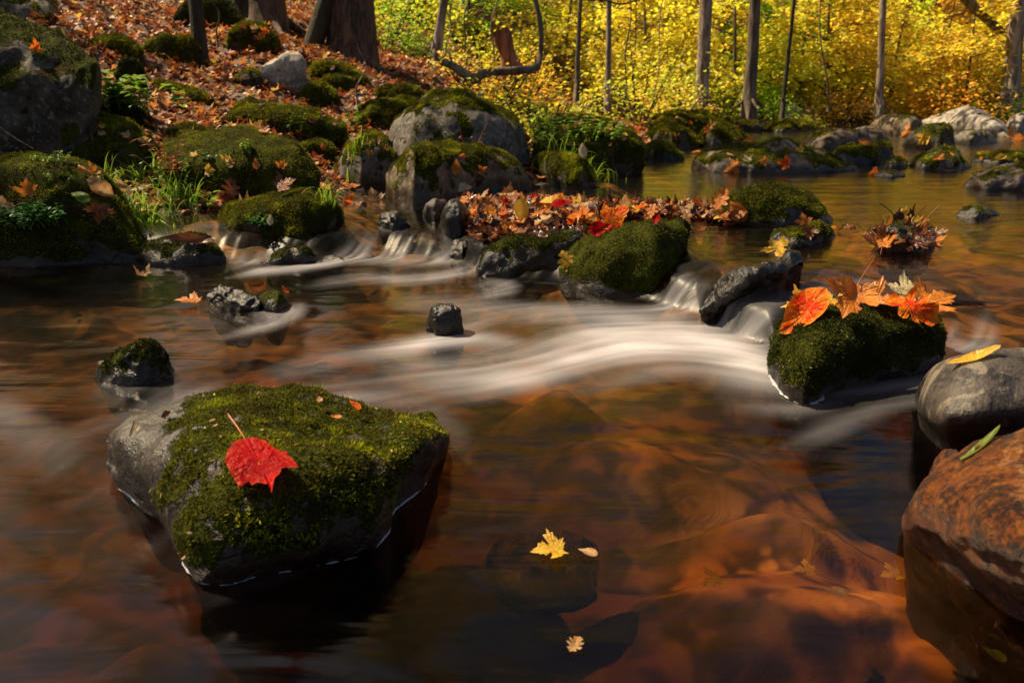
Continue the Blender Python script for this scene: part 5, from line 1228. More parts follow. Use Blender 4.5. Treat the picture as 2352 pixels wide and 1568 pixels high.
def plant_tree(parts, loc, rz, sc, color, label, cat='tree', name='forest_tree', group=None):
    root = empty(name, loc); root.rotation_euler = (0, 0, rz); root.scale = (sc, sc, sc)
    tag(root, label, cat, group)
    for nm, me in zip(('trunk', 'limbs', 'crown'), parts):
        if me is None: continue
        o = link(nm, me, root); o.color = (*color, 1)
    return root
COLS = {'yellow': (.95, .72, .07), 'golden': (.95, .60, .05), 'yellow-green': (.76, .74, .06), 'green': (.34, .54, .04), 'orange': (.92, .46, .04), 'russet': (.50, .12, .02)}
vr = np.random.default_rng(33)
VAR = [tree_parts(vr, 5.0, .05, .35, 2.3, 48, 150, .072, 'bark_mid', (.03, 0)),
       tree_parts(vr, 6.5, .07, .5, 2.6, 54, 150, .076, 'bark_mid', (-.04, 0)),
       tree_parts(vr, 3.2, .03, .15, 1.7, 36, 145, .066, 'bark_mid', (.05, 0)),
       tree_parts(vr, 8.5, .11, 1.2, 3.2, 44, 110, .08, 'bark_pale', (.02, .02)),
       tree_parts(vr, 2.0, .02, .05, 1.2, 34, 150, .052, 'bark_mid', (.0, 0))]
FG = 'yellow and green trees of the far bank forest'
spots = []
tr = np.random.default_rng(5)
for px, Y, v, c in [
    # (photo column, distance, variant, colour)
    (1300, 14, 2, 'yellow'), (1450, 12.8, 4, 'yellow-green'),
    (1480, 13, 2, 'yellow'), (1560, 12.5, 4, 'yellow-green'), (1530, 15, 0, 'yellow'), (1610, 16, 2, 'golden'), (1680, 13.5, 2, 'yellow-green'), (1700, 17, 2, 'green'), (1760, 14.5, 4, 'green'),
    (1790, 16.5, 2, 'green'), (1830, 14, 2, 'yellow-green'), (1890, 13.8, 2, 'yellow'), (1950, 14.5, 2, 'yellow'), (1990, 17, 0, 'yellow'), (2040, 14.2, 2, 'yellow'), (2100, 15.5, 2, 'yellow-green'),
    (2150, 13.8, 4, 'yellow'), (2210, 13.2, 2, 'yellow'), (2230, 16, 0, 'yellow'), (2290, 14, 2, 'yellow'), (2330, 16.5, 2, 'golden'), (2380, 14, 2, 'yellow'), (2450, 16, 1, 'golden'),
    (1380, 17, 0, 'yellow'), (1440, 19, 1, 'yellow-green'), (1250, 16, 0, 'yellow-green'), (1180, 18, 1, 'yellow'), (1080, 15, 2, 'green'), (1020, 14, 4, 'yellow-green'), (950, 13, 4, 'green'), (900, 14, 2, 'yellow-green'),
    (1540, 21, 3, 'yellow'), (1740, 21, 3, 'golden'), (1830, 22, 1, 'yellow'), (2020, 22, 3, 'yellow-green'), (2130, 21, 1, 'yellow'), (2320, 21, 3, 'yellow'), (1320, 22, 3, 'yellow'), (1100, 22, 1, 'yellow-green'), (1000, 20, 1, 'yellow'), (880, 19, 1, 'yellow'), (1600, 26, 3, 'golden'), (1980, 27, 3, 'golden'), (2180, 28, 3, 'yellow'), 
    (2560, 18, 1, 'golden'), (2650, 15, 0, 'yellow'), (2520, 13.5, 2, 'yellow-green'), (1870, 18.5, 1, 'russet'), (2080, 19, 1, 'golden'), (2270, 18.5, 1, 'orange')]:
    p = at_y(px, 260, Y); z = float(z_ground(p[0], Y))
    j = [tr.uniform(.85, 1.2) for _ in range(4)]; cc = np.array(COLS[c]) * j[3] * np.array([1, j[1] * .97, 1])
    lb = ['knee-high', 'slender', 'bushy', 'tall', 'low'][[2, 1, 3, 4, 0][v] if v != 4 else 4] if False else {0: 'spreading', 1: 'tall', 2: 'bushy', 3: 'large', 4: 'low'}[v]
    plant_tree(VAR[v], (p[0], Y, z - .05), tr.uniform(0, 6.28), tr.uniform(.85, 1.2), cc, '%s %s-leaved tree among the forest of the far bank' % (lb, c), 'tree', 'forest_tree', '%s %s forest trees' % (lb, c))

def shade_tree(label, x, y, H, bh, rad, nb, nl, seed, c='yellow-green'):  # trees out of view, added to cast dappled shade on bank and water
    r = np.random.default_rng(seed)
    plant_tree(tree_parts(r, H, .16, bh, rad, nb, nl, .075, 'bark_dark', (.05, 0)), (x, y, float(z_ground(x, y)) - .1), 0, 1, COLS[c], label)
shade_tree('unseen tall tree added on the left bank to shade the mossy rocks', -7.4, 5.4, 7, 2.6, 2.8, 34, 150, 1)
shade_tree('unseen tree added for shade at the waterline left of the picture', -7.2, 2.7, 5.0, 2.2, 2.0, 26, 120, 2)
shade_tree('unseen low leaning tree added left of the picture to shade the nearest water', -5.0, 0.4, 4.6, 2.0, 1.8, 22, 110, 4)
shade_tree('unseen tree added for shade high on the left bank behind the grey-topped boulder', -9.5, 9.0, 8, 3.0, 3.0, 30, 150, 3)
tv = np.random.default_rng(91)
TALL = [tree_parts(tv, 21.0, .28, 4.5, 5.5, 70, 110, .30, 'bark_mid', (.01, 0), .1, .3), tree_parts(tv, 17.0, .22, 4.0, 4.6, 60, 110, .28, 'bark_mid', (-.02, 0), .1, .3)]  # high crowns out of view, added to block the sky reflected in near water
for k, (x_, y_, c_, l_) in enumerate([(-15, 25, 'yellow', 'tallest yellow tree added far back on the left slope to block the sky'), (-9, 27, 'golden', 'tall golden tree added far back above the leafy slope to block the sky'), (-3.5, 25.5, 'yellow', 'tall pale yellow tree added far behind the fallen branch to block the sky'), (1.5, 27.5, 'golden', 'tall golden tree added far behind the centre of the forest to block the sky'),
                                      (6.5, 26, 'golden', 'tall golden-yellow tree added far behind the clearest pale trunk to block the sky'), (11.5, 28, 'golden', 'tall golden tree added far behind the right half of the forest to block the sky'), (17, 26.5, 'golden', 'tall amber-yellow tree added far back at the right edge to block the sky'), (23, 29, 'yellow-green', 'tall yellow-green tree added beyond the right edge to block the sky')]):
    plant_tree(TALL[k % 2], (x_, y_, float(z_ground(x_, y_)) - .1), k * 1.3, 1, COLS[c_], l_)
# trunks one can tell apart
def big_trunk(label, px0, py0, px1, w0, Y, H, bark, w1=None, name='tree', seed=0, cr=None, colr='yellow', wob=.15, pytop=0, bh=3.0, rad=2.5):
    """foot at photo (px0,py0), passing photo (px1, pytop), at distance Y"""
    a = at_y(px0, py0, Y); c = at_y(px1, pytop, Y); lean = (c[0] - a[0]) / (c[2] - a[2])
    r = np.random.default_rng(seed + 300)
    rt = w0 / 2 / FX * Y * 1.04
    root = empty(name, a); tag(root, label, 'tree')
    b = MB(); k = 26; t = np.linspace(0, 1, k)
    C = np.stack([lean * H * t + .012 * H * np.sin(t * 9 + seed) * t, .01 * H * np.sin(t * 7), H * t - .3 * (1 - t) ** 20], 1)
    rr = rt * (1 - .6 * t) * (1 + .5 * np.exp(-t * H * 4.5))
    b.tube(C, rr, 28, wob, seed)
    for q in range(4):
        az = q * 1.6 + seed; tt = np.linspace(0, 1, 6)
        Rt = np.stack([np.cos(az) * tt * rt * 3.2, np.sin(az) * tt * rt * 3.2, .14 * (1 - tt) ** 2 * rt * 8 - .10 * tt], 1)
        b.tube(Rt, rt * .42 * (1 - tt * .8), 8, .1, q)
    link('trunk', b.mesh('trunk', [M[bark]]), root)
    if cr:
        P, N, sz, tubes = crown('crown', r, bh, H, rad, cr, 120, .06, (lean, 0))
        lm = MB()
        for C_, q in tubes: lm.tube(C_, q * 1.5, 5)
        link('limbs', lm.mesh('limbs', [M[bark]]), root)
        n = len(P); col = np.ones((n, 3)) * r.uniform(.6, 1.2, (n, 1)); col[:, 0] *= r.uniform(.8, 1.1, n)
        o = leaf_cloud('crown', P, N, sz, col, M['foliage'], LO5, .5, parent=root, seed=seed); o.location = (0, 0, 0); o.color = (*COLS[colr], 1)
    return root
big_trunk('thin dark mossy tree rising from the leaf litter of the left bank', 462, 145, 444, 27, 6.1, 4.5, 'bark_dark', seed=1, cr=8, colr='yellow-green', bh=2.0, rad=1.6)
big_trunk('broad brown ridged trunk at the top, first of the pair left of centre', 622, 62, 615, 66, 7.6, 8, 'bark', seed=2, wob=.22, cr=12, bh=3.6)
big_trunk('dark leaning mossy trunk between the two broad brown trunks', 690, 128, 742, 36, 7.2, 6, 'bark_dark', seed=3, cr=7, bh=3.0, colr='yellow-green')
big_trunk('broadest dark brown trunk with a reddish peeling foot', 805, 150, 806, 84, 7.3, 9, 'bark', seed=4, wob=.3, cr=13, bh=3.8)
big_trunk('mossy trunk touching the left of the broad brown ridged trunk', 570, 50, 560, 44, 8.2, 7, 'bark_dark', seed=5, cr=10, bh=3.6)
big_trunk('pale thin leaning trunk on the hillside left of the fallen branch', 996, 105, 1016, 17, 8.5, 6, 'bark_pale', seed=6, cr=7, bh=2.4)
big_trunk('pale sunlit trunk, clearest one of the far bank', 1612, 232, 1622, 27, 11.0, 9, 'bark_pale', seed=7, cr=13, bh=2.6)
big_trunk('dark trunk right of the clearest pale trunk', 1722, 232, 1738, 25, 11.2, 9, 'bark_mid', seed=8, cr=13, bh=2.5)
big_trunk('slim pale trunk in the yellow leaves right of the forest middle', 2022, 240, 2036, 15, 12.6, 7, 'bark_pale', seed=9, cr=10, bh=1.5)
big_trunk('forked pale trunk at the right edge of the far bank', 2322, 215, 2352, 32, 13.0, 8, 'bark_pale', seed=10, cr=10, bh=2.2, colr='golden')
big_trunk('thin dark sapling with bare stem right of the dark trunk', 1800, 225, 1826, 8, 11.6, 5, 'bark_dark', seed=13, cr=8, bh=2.2)
big_trunk('slender pale trunk above the arched shore rocks', 1398, 195, 1402, 12, 9.6, 5, 'bark_pale', seed=16, cr=10, bh=2.0)
big_trunk('thin grey sapling by the fallen branch', 1325, 170, 1335, 9, 9.2, 5, 'bark_mid', seed=17, cr=8, bh=2.0)
# saplings
for k, (a_, b_, c_, Y, l) in enumerate([(1020, 110, 1052, 9, 'hair-thin sapling right of the pale leaning trunk'), (1060, 115, 1085, 9.2, 'second hair-thin sapling right of the pale leaning trunk'), (1130, 120, 1140, 9.6, 'thin sapling behind the reddish stump'), (1440, 190, 1445, 10, 'thin dark sapling at the left of the foliage'), (828, 220, 832, 5.2, 'thin dry stem standing by the mossy boulders left of the arched boulder'), (505, 80, 478, 6.4, 'dry grass-like stem leaning beside the thin dark tree'), (1500, 230, 1530, 10.5, 'thin pale leaning stem over the mossy shore'), (1900, 240, 1880, 12, 'thin grey leaning stem before the yellow leaves')]):
    b = MB(); A0 = at_y(a_, b_, Y); A1 = at_y(c_, -40 if Y > 8 else b_ - 120, Y); t = np.linspace(0, 1, 12)[:, None]
    C = A0 + (A1 - A0) * t + np.array([.03, 0, 0]) * np.sin(t * 7 + k); C[0, 2] -= .1
    b.tube(C - A0, np.linspace(.011, .005, 12) * Y / 9, 6)
    tag(link('sapling', b.mesh('sapling', [M['bark_pale' if k % 2 == 0 else 'bark_mid']]), None, A0), l, 'sapling')
# fallen branch, crooked
YB = 7.0
def bough(label, pts, w, Y, bark, name, cat, seg=12):
    P = catmull(np.array([at_y(a_, b_, Y + (c_ if True else 0)) for a_, b_, c_ in pts]), 40)
    ww = np.interp(np.linspace(0, 1, 40), np.linspace(0, 1, len(w)), w) / 2 / FX * Y
    b = MB(); b.tube(P - P[0], ww, seg, .18, 4)
    return tag(link(name, b.mesh(name, [M[bark]]), None, P[0]), label, cat)
fb = bough('crooked fallen branch lying on the bank and bending straight up at its right end', [(1020, 143, .1), (1050, 158, 0), (1088, 182, -.1), (1110, 170, -.1), (1170, 163, 0), (1228, 157, .1), (1240, 130, .2), (1243, 80, .2), (1238, 40, .2), (1228, -10, .2)], [16, 18, 24, 18, 17, 18, 12, 11, 12, 10], YB, 'bark_mid', 'fallen_branch', 'branch')
bough('thin pale stick running down left from the elbow of the fallen branch', [(1236, 158, .1), (1200, 178, 0), (1170, 190, 0), (1130, 212, -.1)], [5, 5, 4, 4], YB, 'bark_pale', 'stick', 'stick', 6)
bough('green twig leaning in at the left edge below the huge boulder', [(-20, 280, 0), (30, 315, 0), (76, 342, 0)], [5, 4, 3], 3.2, 'bark_mid', 'twig', 'twig', 6)
bough('big slanted bare trunk leaning across the top right of the forest', [(2195, -30, 0), (2240, 20, 0), (2300, 75, .2)], [20, 19, 16], 13.0, 'bark_mid', 'leaning_trunk', 'tree')
bough('arching bare twig at the top of the picture centre', [(1340, 0, 0), (1390, 2, 0), (1430, 10, 0), (1480, -5, 0)], [4, 4, 4, 3], 7.5, 'bark_dark', 'twig', 'twig', 6)
bough('dry stick lying in the leaf slope by the little mossy stone', [(370, 300, 0), (420, 303, 0), (470, 300, .1)], [6, 7, 5], 5.2, 'bark_mid', 'stick', 'stick', 6)
# stump
a = at_y(1175, 165, 8.2); b = MB(); t = np.linspace(0, 1, 10)
b.tube(np.stack([-.16 * t + .05, .0 * t, -.1 + .48 * t], 1), .11 * (1 - .35 * t) * (1 + .2 * np.sin(t * 9)), 20, .5, 3)
tag(link('stump', b.mesh('stump', [M['bark_red']]), None, a), 'reddish rotten stump leaning among the shrubs behind the fallen branch', 'stump')
# bushes and ground cover
bv = np.random.default_rng(77)
def bush_mesh(n, rad, h, ls):
    ph = bv.uniform(0, 6.28, n); rr = rad * np.sqrt(bv.uniform(0, 1, n)); zz = h * bv.uniform(0, 1, n) ** .8 * (1 - .5 * (rr / rad) ** 2)
    cl = bv.normal(0, .12 * rad, (n, 3))
    P = np.stack([rr * np.cos(ph), rr * np.sin(ph), zz], 1) + cl
    col = np.ones((n, 3)) * bv.uniform(.5, 1.3, (n, 1)); col[:, 0] *= bv.uniform(.7, 1.3, n)
    o = leaf_cloud('bush', P, np.stack([bv.normal(0, .6, n), bv.normal(-.2, .5, n), np.ones(n)], 1), bv.uniform(.6, 1.3, n) * ls, col, M['foliage'], LO5, .5); me = o.data; bpy.data.objects.remove(o)
    b = MB()
    for i in range(9):
        az = bv.uniform(0, 6.28); b.tube(np.stack([np.cos(az) * rad * .7 * np.linspace(0, 1, 5), np.sin(az) * rad * .7 * np.linspace(0, 1, 5), h * .95 * np.linspace(-.1, 1, 5)], 1), np.linspace(.008, .003, 5), 4)
    return None, b.mesh('stems', [M['bark_dark']]), me
BU = [bush_mesh(900, .45, .5, .035), bush_mesh(1200, .6, .75, .042), bush_mesh(500, .35, .3, .03)]
for px, py, Y, v, c, l in [(880, 40, 9, 0, 'green', 'green bush at the top between the trunks and the pale leaning tree'), (920, 15, 10, 1, 'yellow-green', 'yellow-green bush above the leafy slope'), (960, 70, 8.8, 2, 'green', 'small green shrub at the foot of the pale leaning trunk'), (1060, 150, 8, 2, 'yellow', 'yellow shrub behind the left end of the fallen branch'),
                        (1110, 60, 10, 0, 'yellow-green', 'shrub right of the hillside boulder'), (1190, 70, 10.2, 0, 'yellow', 'yellow bush behind the reddish stump'), (1290, 150, 8.4, 2, 'yellow-green', 'leafy yellow-green bush right of the upright branch end'), (1470, 215, 10, 1, 'yellow-green', 'low bush left of the clearest pale trunk'), (1540, 235, 11, 0, 'yellow', 'yellow bush above the wide dark mossy rock'), (1200, 200, 8, 2, 'golden', 'small golden shrub under the fallen branch'),
                        (1590, 240, 12, 1, 'yellow-green', 'bush at the foot of the clearest pale trunk'), (1660, 245, 12.4, 0, 'green', 'green bush between the pale and the dark trunk'), (1780, 240, 12.6, 0, 'green', 'dark green bush left of the pale blocky boulder'), (1930, 250, 13, 0, 'golden', 'golden bush behind the pale boulders'),
                        (2060, 252, 13.2, 0, 'yellow', 'yellow bush at the foot of the slim pale trunk'), (2190, 255, 12.6, 1, 'orange', 'orange overhanging bush above the big pale boulder'), (2290, 250, 13, 1, 'green', 'green bush behind the big pale boulder'), (2350, 258, 12.5, 0, 'yellow-green', 'bush at the right edge of the far bank'), (1850, 262, 12.4, 2, 'yellow-green', 'low plants around the blocky boulder'), (1130, 230, 6.4, 2, 'yellow-green', 'small leafy shrub right of the arched boulder top'), (1255, 275, 5.6, 2, 'yellow-green', 'small leafy shrub on the shore tangle')]:
    p = at_y(px, py, Y); p[2] = float(z_ground(p[0], Y)) - .02
    plant_tree(BU[v], p, bv.uniform(0, 6), bv.uniform(.9, 1.3), COLS[c], l, 'bush', 'bush')
n = 26000
x = rng.uniform(-4, 16, n); y = 5 + 14 * rng.uniform(0, 1, n) ** 1.1
d = sdist(x, y); cl_ = noise(xy3(x * .8, y * .8), 8)
keep = (d > .1) & (np.abs(x) < y * .75) & (x / (y + 1) > -.12) & (cl_ > -.05 + .35 * ss(.30, .12, x / (y + 1)) * ss(12, 9, y))
x, y = x[keep], y[keep]; n = len(x)
pc = np.array([(.12, .24, .02), (.30, .34, .03), (.60, .42, .04), (.06, .14, .02), (.65, .30, .03)])[rng.choice(5, n, p=[.3, .25, .2, .15, .1])]
tag(leaf_cloud('undergrowth', np.stack([x, y, z_ground(x, y) + .16 * rng.uniform(0, 1, n) ** 1.5], 1), np.stack([rng.normal(0, .6, n), rng.normal(-.2, .6, n), np.ones(n)], 1), rng.uniform(.02, .05, n), pc, M['litter'], LO5, .5), 'low green and yellow undergrowth on the bank', 'undergrowth', None, 'stuff')
# far woods
n = 60000
x = rng.uniform(-34, 44, n); y = rng.uniform(31, 46, n); hh_ = rng.uniform(0, 1, n) ** .8 * 11
cl_ = fbm(np.stack([x * .22, y * .22, hh_ * .5], 1), 3, 9)
keep = cl_ > -.18; x, y, hh_, cl_ = x[keep], y[keep], hh_[keep], cl_[keep]; n = len(x)
pc = np.array([(.95, .76, .10), (.84, .78, .09), (.95, .60, .07), (.55, .60, .06)]); w_ = noise(xy3(x * .15, y * .15, hh_ * .15), 4)
ci = np.clip(((w_ + .5) * 4 + rng.normal(0, .6, n)).astype(int), 0, 3)
tag(leaf_cloud('far_woods', np.stack([x, y, z_ground(x, y) + hh_], 1), np.stack([rng.normal(0, .5, n), rng.normal(-.3, .5, n), np.ones(n)], 1), rng.uniform(.12, .26, n), pc[ci] * rng.uniform(.6, 1.2, (n, 1)), M['litter'], LO5, .5), 'far-off yellow woods closing the valley', 'woods', None, 'stuff')

# ------------------------------------------------------------------ water
def foam_line(rec, lo, hi, label, w=.0035):
    G = rec['G']; nu, nv = G.shape[:2]; pts = []
    for i in range(int(nu * lo), int(nu * hi)):
        g = G[i]; best = None
        for j in range(-nv // 4, nv // 4):
            a_, b_ = g[j], g[j + 1]
            if (a_[2] - .001) * (b_[2] - .001) <= 0 and a_[2] != b_[2]:
                p = a_ + (b_ - a_) * (.001 - a_[2]) / (b_[2] - a_[2])
                if best is None or p[1] < best[1]: best = p
        if best is not None: pts.append(best)
    P = np.array(pts); k = np.ones(7) / 7
    P = np.stack([np.convolve(np.pad(P[:, q], 3, 'edge'), k, 'valid') for q in range(3)], 1)
    t = np.gradient(P, axis=0); n_ = np.stack([t[:, 1], -t[:, 0], 0 * t[:, 0]], 1); n_ /= np.linalg.norm(n_, axis=1)[:, None] + 1e-9
    ww = w * np.clip(.6 + 1.3 * noise(P * 45, 3) + .4 * noise(P * 160, 4), .08, 2)[:, None]
    n_[:, 2] = 0
    rows = [P - n_ * .002, P + n_ * ww * .4, P + n_ * ww]; rows[0][:, 2] = .006; rows[1][:, 2] = .0065; rows[2][:, 2] = .0035
    V = np.stack(rows, 1).reshape(-1, 3)
    tag(link('foam_line', make_mesh('foam_line', V, grid_faces(len(P), 3), None, True, [FM])), label, 'foam', None, 'stuff')
_t = NT('foam'); FM = _t.done(_t.n('ShaderNodeBsdfPrincipled', Base__Color=(.38, .40, .44, 1), Roughness=.4))
foam_line(rockA, .02, .88, 'thin bright foam line along the waterline of the foreground boulder', .0026)
foam_line(rockE, .04, .5, 'thin foam line along the foot of the leaf-draped boulder', .005)
strokes = [  # (points in photo pixels, half width, strength)
    ([(1800, 862), (1750, 830), (1700, 800), (1600, 772), (1500, 762), (1400, 778), (1300, 810), (1200, 840), (1080, 852), (980, 850)], 36, 1.0),
    ([(1650, 760), (1560, 738), (1450, 722), (1300, 716), (1200, 706), (1080, 700), (960, 690)], 18, .45),
    ([(1640, 800), (1450, 802), (1330, 832), (1240, 862), (1120, 872), (1020, 878)], 24, .9),
    ([(960, 806), (1010, 785), (1060, 774), (1150, 774), (1215, 800), (1250, 840)], 15, .75),
    ([(1000, 790), (900, 803), (780, 830), (680, 850)], 20, .16),
    ([(1080, 880), (900, 868), (760, 880), (660, 895)], 14, .14),
    ([(800, 912), (880, 903), (960, 914), (1030, 950), (1075, 1000), (1080, 1050)], 12, .42),
    ([(1790, 890), (1740, 862), (1650, 846), (1500, 856), (1380, 880)], 18, .36),
    ([(1060, 585), (1000, 592), (900, 588), (830, 588), (760, 603), (660, 616), (600, 620)], 8, .62),
    ([(1110, 592), (1060, 625), (960, 640), (850, 636), (760, 650)], 11, .36),
    ([(1150, 640), (1190, 660), (1160, 672)], 8, .5),
    ([(600, 700), (660, 712), (690, 700), (684, 720), (640, 742), (590, 752)], 9, .45),
    ([(440, 905), (340, 930), (240, 965), (160, 990)], 20, .09),
    ([(380, 860), (420, 890), (380, 930)], 14, .25), ([(520, 880), (440, 905)], 10, .3),
    ([(2170, 868), (2080, 885), (1980, 900), (1900, 940)], 14, .30), ([(2200, 900), (2060, 930), (1960, 975), (1880, 1000)], 16, .18),
    ([(1100, 700), (1150, 720), (1100, 745), (1020, 770)], 12, .3),
    ([(0, 930), (80, 960), (180, 1040)], 30, .15),
    ([(1585, 640), (1560, 670), (1535, 725)], 14, .55), ([(1620, 650), (1590, 700), (1575, 735)], 10, .4),
    ([(1735, 665), (1700, 705), (1668, 748)], 10, .95), ([(1700, 690), (1660, 740)], 8, .6),
    ([(1800, 690), (1762, 735), (1738, 780), (1730, 812)], 8, .85), ([(1790, 680), (1840, 668), (1960, 652)], 6, .25),
    ([(2180, 725), (2195, 760), (2215, 795)], 7, .75), ([(2235, 715), (2245, 760), (2240, 798)], 5, .7), ([(2270, 720), (2290, 790)], 14, .4),
    ([(850, 545), (830, 560), (800, 578)], 10, .7), ([(1030, 540), (1040, 565), (1050, 590)], 8, .45), ([(900, 560), (910, 590)], 6, .5), ([(940, 558), (945, 592)], 7, .5), ([(985, 562), (990, 592)], 6, .5),
    ([(570, 575), (560, 595), (600, 600)], 6, .5), ([(640, 560), (590, 590)], 6, .5), ([(880, 505), (930, 512)], 5, .5),
    ([(250, 1085), (300, 1150), (400, 1213), (440, 1278), (484, 1324), (600, 1312), (720, 1288), (850, 1242)], 4, .55),
    ([(1765, 880), (1800, 925), (1845, 942), (1890, 930)], 5, .35), ([(240, 876), (280, 888), (330, 884)], 5, .4),
    ([(2600, 900), (2352, 860), (2200, 880)], 20, .2)]
wx = lines(-40, -2.3, 2.1, 40, 0.0085, 60, 60)
wy = lines(-5, 0.5, 3.4, 15.5, 0.0085, 30, 110)
WX, WY = np.meshgrid(wx, wy, indexing='ij')
WZ = np.stack([z_water(WX[i], WY[i]) for i in range(len(wx))])
# flow field on a regular grid
fx = np.arange(-2.4, 2.2, .0105); fyy = np.arange(.35, 3.7, .0105)
QX, QY = np.meshgrid(fx, fyy, indexing='ij'); QZ = z_water(QX, QY)
pxg, pyg = proj(np.stack([QX, QY, QZ], -1))
def blur(A, k):
    for ax in (0, 1):
        for _ in range(2):
            c = np.cumsum(np.concatenate([np.repeat(np.take(A, [0], ax), k + 1, ax), A, np.repeat(np.take(A, [-1], ax), k, ax)], ax), ax)
            n_ = A.shape[ax]
            A = (np.take(c, np.arange(2 * k + 1, 2 * k + 1 + n_), ax) - np.take(c, np.arange(0, n_), ax)) / (2 * k + 1)
    return A
blur_ = lambda a: blur(a, 6)
foam = np.zeros_like(QX); U = np.zeros(QX.shape + (2,)); Wt = np.full(QX.shape, 1e-4)
U[..., 0] = -.10; U[..., 1] = -.03
for pts, hw, stn in strokes:
    pts = catmull(np.array(pts, float), max(6, len(pts) * 4))
    zz = ZU if pts[:, 1].mean() < 640 and pts[0, 0] > 1500 else 0.0
    best = np.full(QX.shape, 1e9); tap = np.ones(QX.shape)
    long_ = len(pts) > 16 and hw > 10
    for k_, (a_, b_) in enumerate(zip(pts[:-1], pts[1:])):
        e = b_ - a_; L2 = e @ e + 1e-9
        asp = 1.0
        t = np.clip(((pxg - a_[0]) * e[0] + (pyg - a_[1]) * e[1]) / L2, 0, 1)
        dd = np.hypot(pxg - a_[0] - t * e[0], pyg - a_[1] - t * e[1])
        if long_: tap = np.where(dd < best, 1.3 - 1.15 * k_ / len(pts), tap)
        best = np.minimum(best, dd)
        wa = at_z(a_[0], a_[1], zz)[:2]; wb = at_z(b_[0], b_[1], zz)[:2]; dv = wb - wa; dv /= np.linalg.norm(dv) + 1e-9
        w = np.exp(-(dd / (hw * 1.0 + 22)) ** 2) * .3
        U[..., 0] += w * dv[0]; U[..., 1] += w * dv[1]
    tap = blur_(tap); foam = np.maximum(foam, tap * stn * np.exp(-(best / hw) ** 2 * .9)) + .05 * tap * stn * np.exp(-(best / (hw * 2)) ** 2)
U = blur(U, 13)
U /= np.maximum(np.linalg.norm(U, axis=-1, keepdims=True), 1e-6)
def samp(A, i, j):
    i = np.clip(i, 0, A.shape[0] - 1.001); j = np.clip(j, 0, A.shape[1] - 1.001)
    i0 = i.astype(int); j0 = j.astype(int); a_ = i - i0; b_ = j - j0
    if A.ndim == 3: a_ = a_[..., None]; b_ = b_[..., None]
    return A[i0, j0] * (1 - a_) * (1 - b_) + A[i0 + 1, j0] * a_ * (1 - b_) + A[i0, j0 + 1] * (1 - a_) * b_ + A[i0 + 1, j0 + 1] * a_ * b_
nz = rng.uniform(0, 1, QX.shape) + 0.5 * fbm(xy3(QX * 30, QY * 30), 2, 6)
II, JJ = np.meshgrid(np.arange(QX.shape[0], dtype=float), np.arange(QX.shape[1], dtype=float), indexing='ij')
lic = nz.copy()
for sg in (1, -1):
    i, j = II.copy(), JJ.copy()
    for s_ in range(26):
        u = samp(U, i, j); i += sg * u[..., 0]; j += sg * u[..., 1]; lic += samp(nz, i, j)
lic = (lic - lic.mean()) / lic.std()
pq = np.exp(-((QY - y_foot(QX) - .07) / .09) ** 2)
# foam is carried along the flow too
fo = foam.copy(); cnt = 1.0; i, j = II.copy(), JJ.copy()
for s_ in range(14):
    u = samp(U, i, j); i -= u[..., 0]; j -= u[..., 1]; w = 1 - s_ / 16; fo += samp(foam, i, j) * w; cnt += w
fo = fo / cnt
fo = blur(fo, 1) * .92
brk = blur(fbm(xy3(QX * 5 + 2 * QY, QY * 9), 3, 61), 2)
fo2 = np.clip(fo * (1 + (.13 + .45 * pq) * lic + .4 * brk) - .02, 0, 1)
edge = ss(-2.35, -2.1, QX) * ss(3.65, 3.4, QY)
fo2 *= edge
gi = (WX - fx[0]) / .0105; gj = (WY - fyy[0]) / .0105
ing = (gi > 0) & (gj > 0) & (gi < QX.shape[0] - 1) & (gj < QX.shape[1] - 1)
FO = np.where(ing, samp(fo2, gi, gj), 0); LI = np.where(ing, samp(lic * edge, gi, gj), 0)
pour = np.exp(-((WY - y_foot(WX) - .08) / .10) ** 2)
rip = .0035 * fbm(xy3(WX * 3.0, WY * 7.5), 3, 14) * ss(2.5, 4.5, WY) * ss(14, 8, WY)
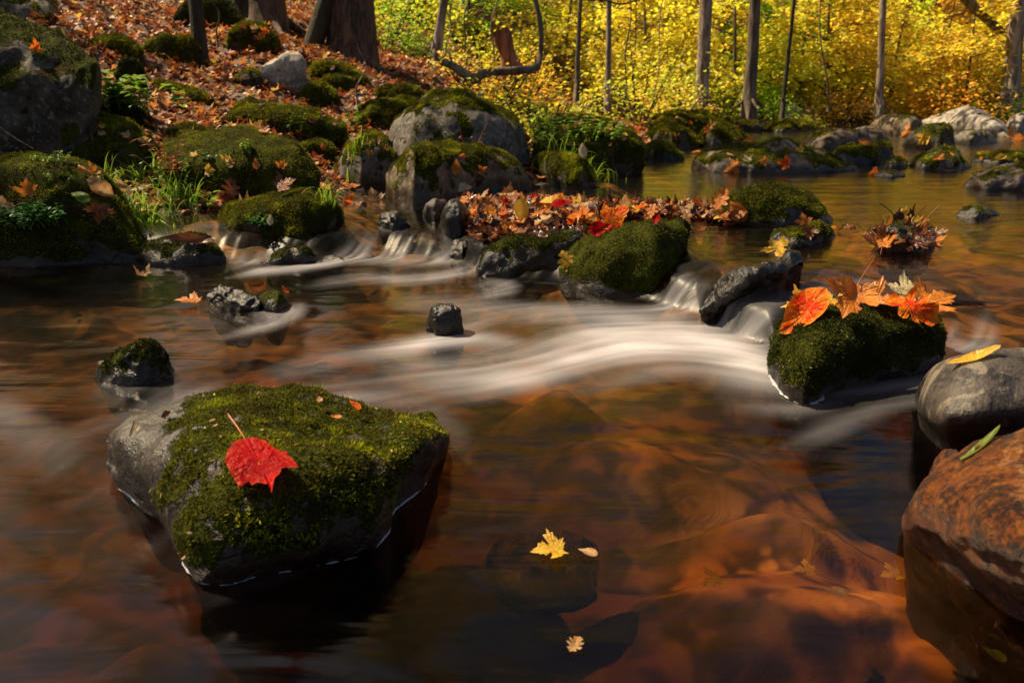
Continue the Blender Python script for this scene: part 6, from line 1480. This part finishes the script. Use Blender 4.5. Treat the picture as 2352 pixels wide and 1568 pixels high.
WZ = WZ + .0018 * LI * pour + .006 * FO + .004 * fbm(xy3(WX * 3.5, WY * 4.5), 3, 4) * ss(4.5, 3, WY) + rip
dpt = np.stack([np.maximum(WZ[i] - z_ground(WX[i], WY[i]), 0) for i in range(len(wx))])
def water_mat():
    t = NT('stream_water')
    pos = t.n('ShaderNodeNewGeometry').outputs['Position']
    foam_ = t.attr('foam'); dep = t.attr('depth')
    mp = t.n('ShaderNodeMapping', Vector=pos, Scale=(2.2, 9, 2)); n1 = t.noise(mp, 1.0, 3, .5, .4)
    b = t.bump(n1, .14, .05)
    tint = t.mix(t.step(dep, 0.0, .30), (.92, .80, .60), (.25, .135, .05))
    tr_ = t.n('ShaderNodeBsdfTransparent', Color=tint)
    gl = t.n('ShaderNodeBsdfGlossy', Color=(.95, .95, .95, 1), Roughness=t.math('ADD', .14, t.math('MULTIPLY', t.attr('pour'), .22)), Normal=b)
    fr = t.n('ShaderNodeFresnel', IOR=1.36, Normal=b)
    m1 = t.n('ShaderNodeMixShader'); t.set(m1.inputs[0], t.math('MULTIPLY', fr, t.math('SUBTRACT', .9, t.math('MULTIPLY', t.attr('pour'), .6)))); t.set(m1.inputs[1], tr_); t.set(m1.inputs[2], gl)
    fd = t.n('ShaderNodeBsdfDiffuse', Color=(.78, .77, .83, 1)); ft = t.n('ShaderNodeBsdfTranslucent', Color=(.68, .66, .70, 1))
    fm = t.n('ShaderNodeMixShader'); t.set(fm.inputs[0], .4); t.set(fm.inputs[1], fd); t.set(fm.inputs[2], ft)
    m2 = t.n('ShaderNodeMixShader'); t.set(m2.inputs[0], t.math('MULTIPLY', foam_, .92, True)); t.set(m2.inputs[1], m1); t.set(m2.inputs[2], fm)
    return t.done(m2)
wm = make_mesh('water', np.stack([WX, WY, WZ], -1).reshape(-1, 3), grid_faces(len(wx), len(wy)), {'foam': FO.ravel(), 'depth': dpt.ravel(), 'pour': (pour * ss(0, .3, WX * 0 + 1)).ravel()}, True, [water_mat()])
tag(link('water', wm), kind='structure')
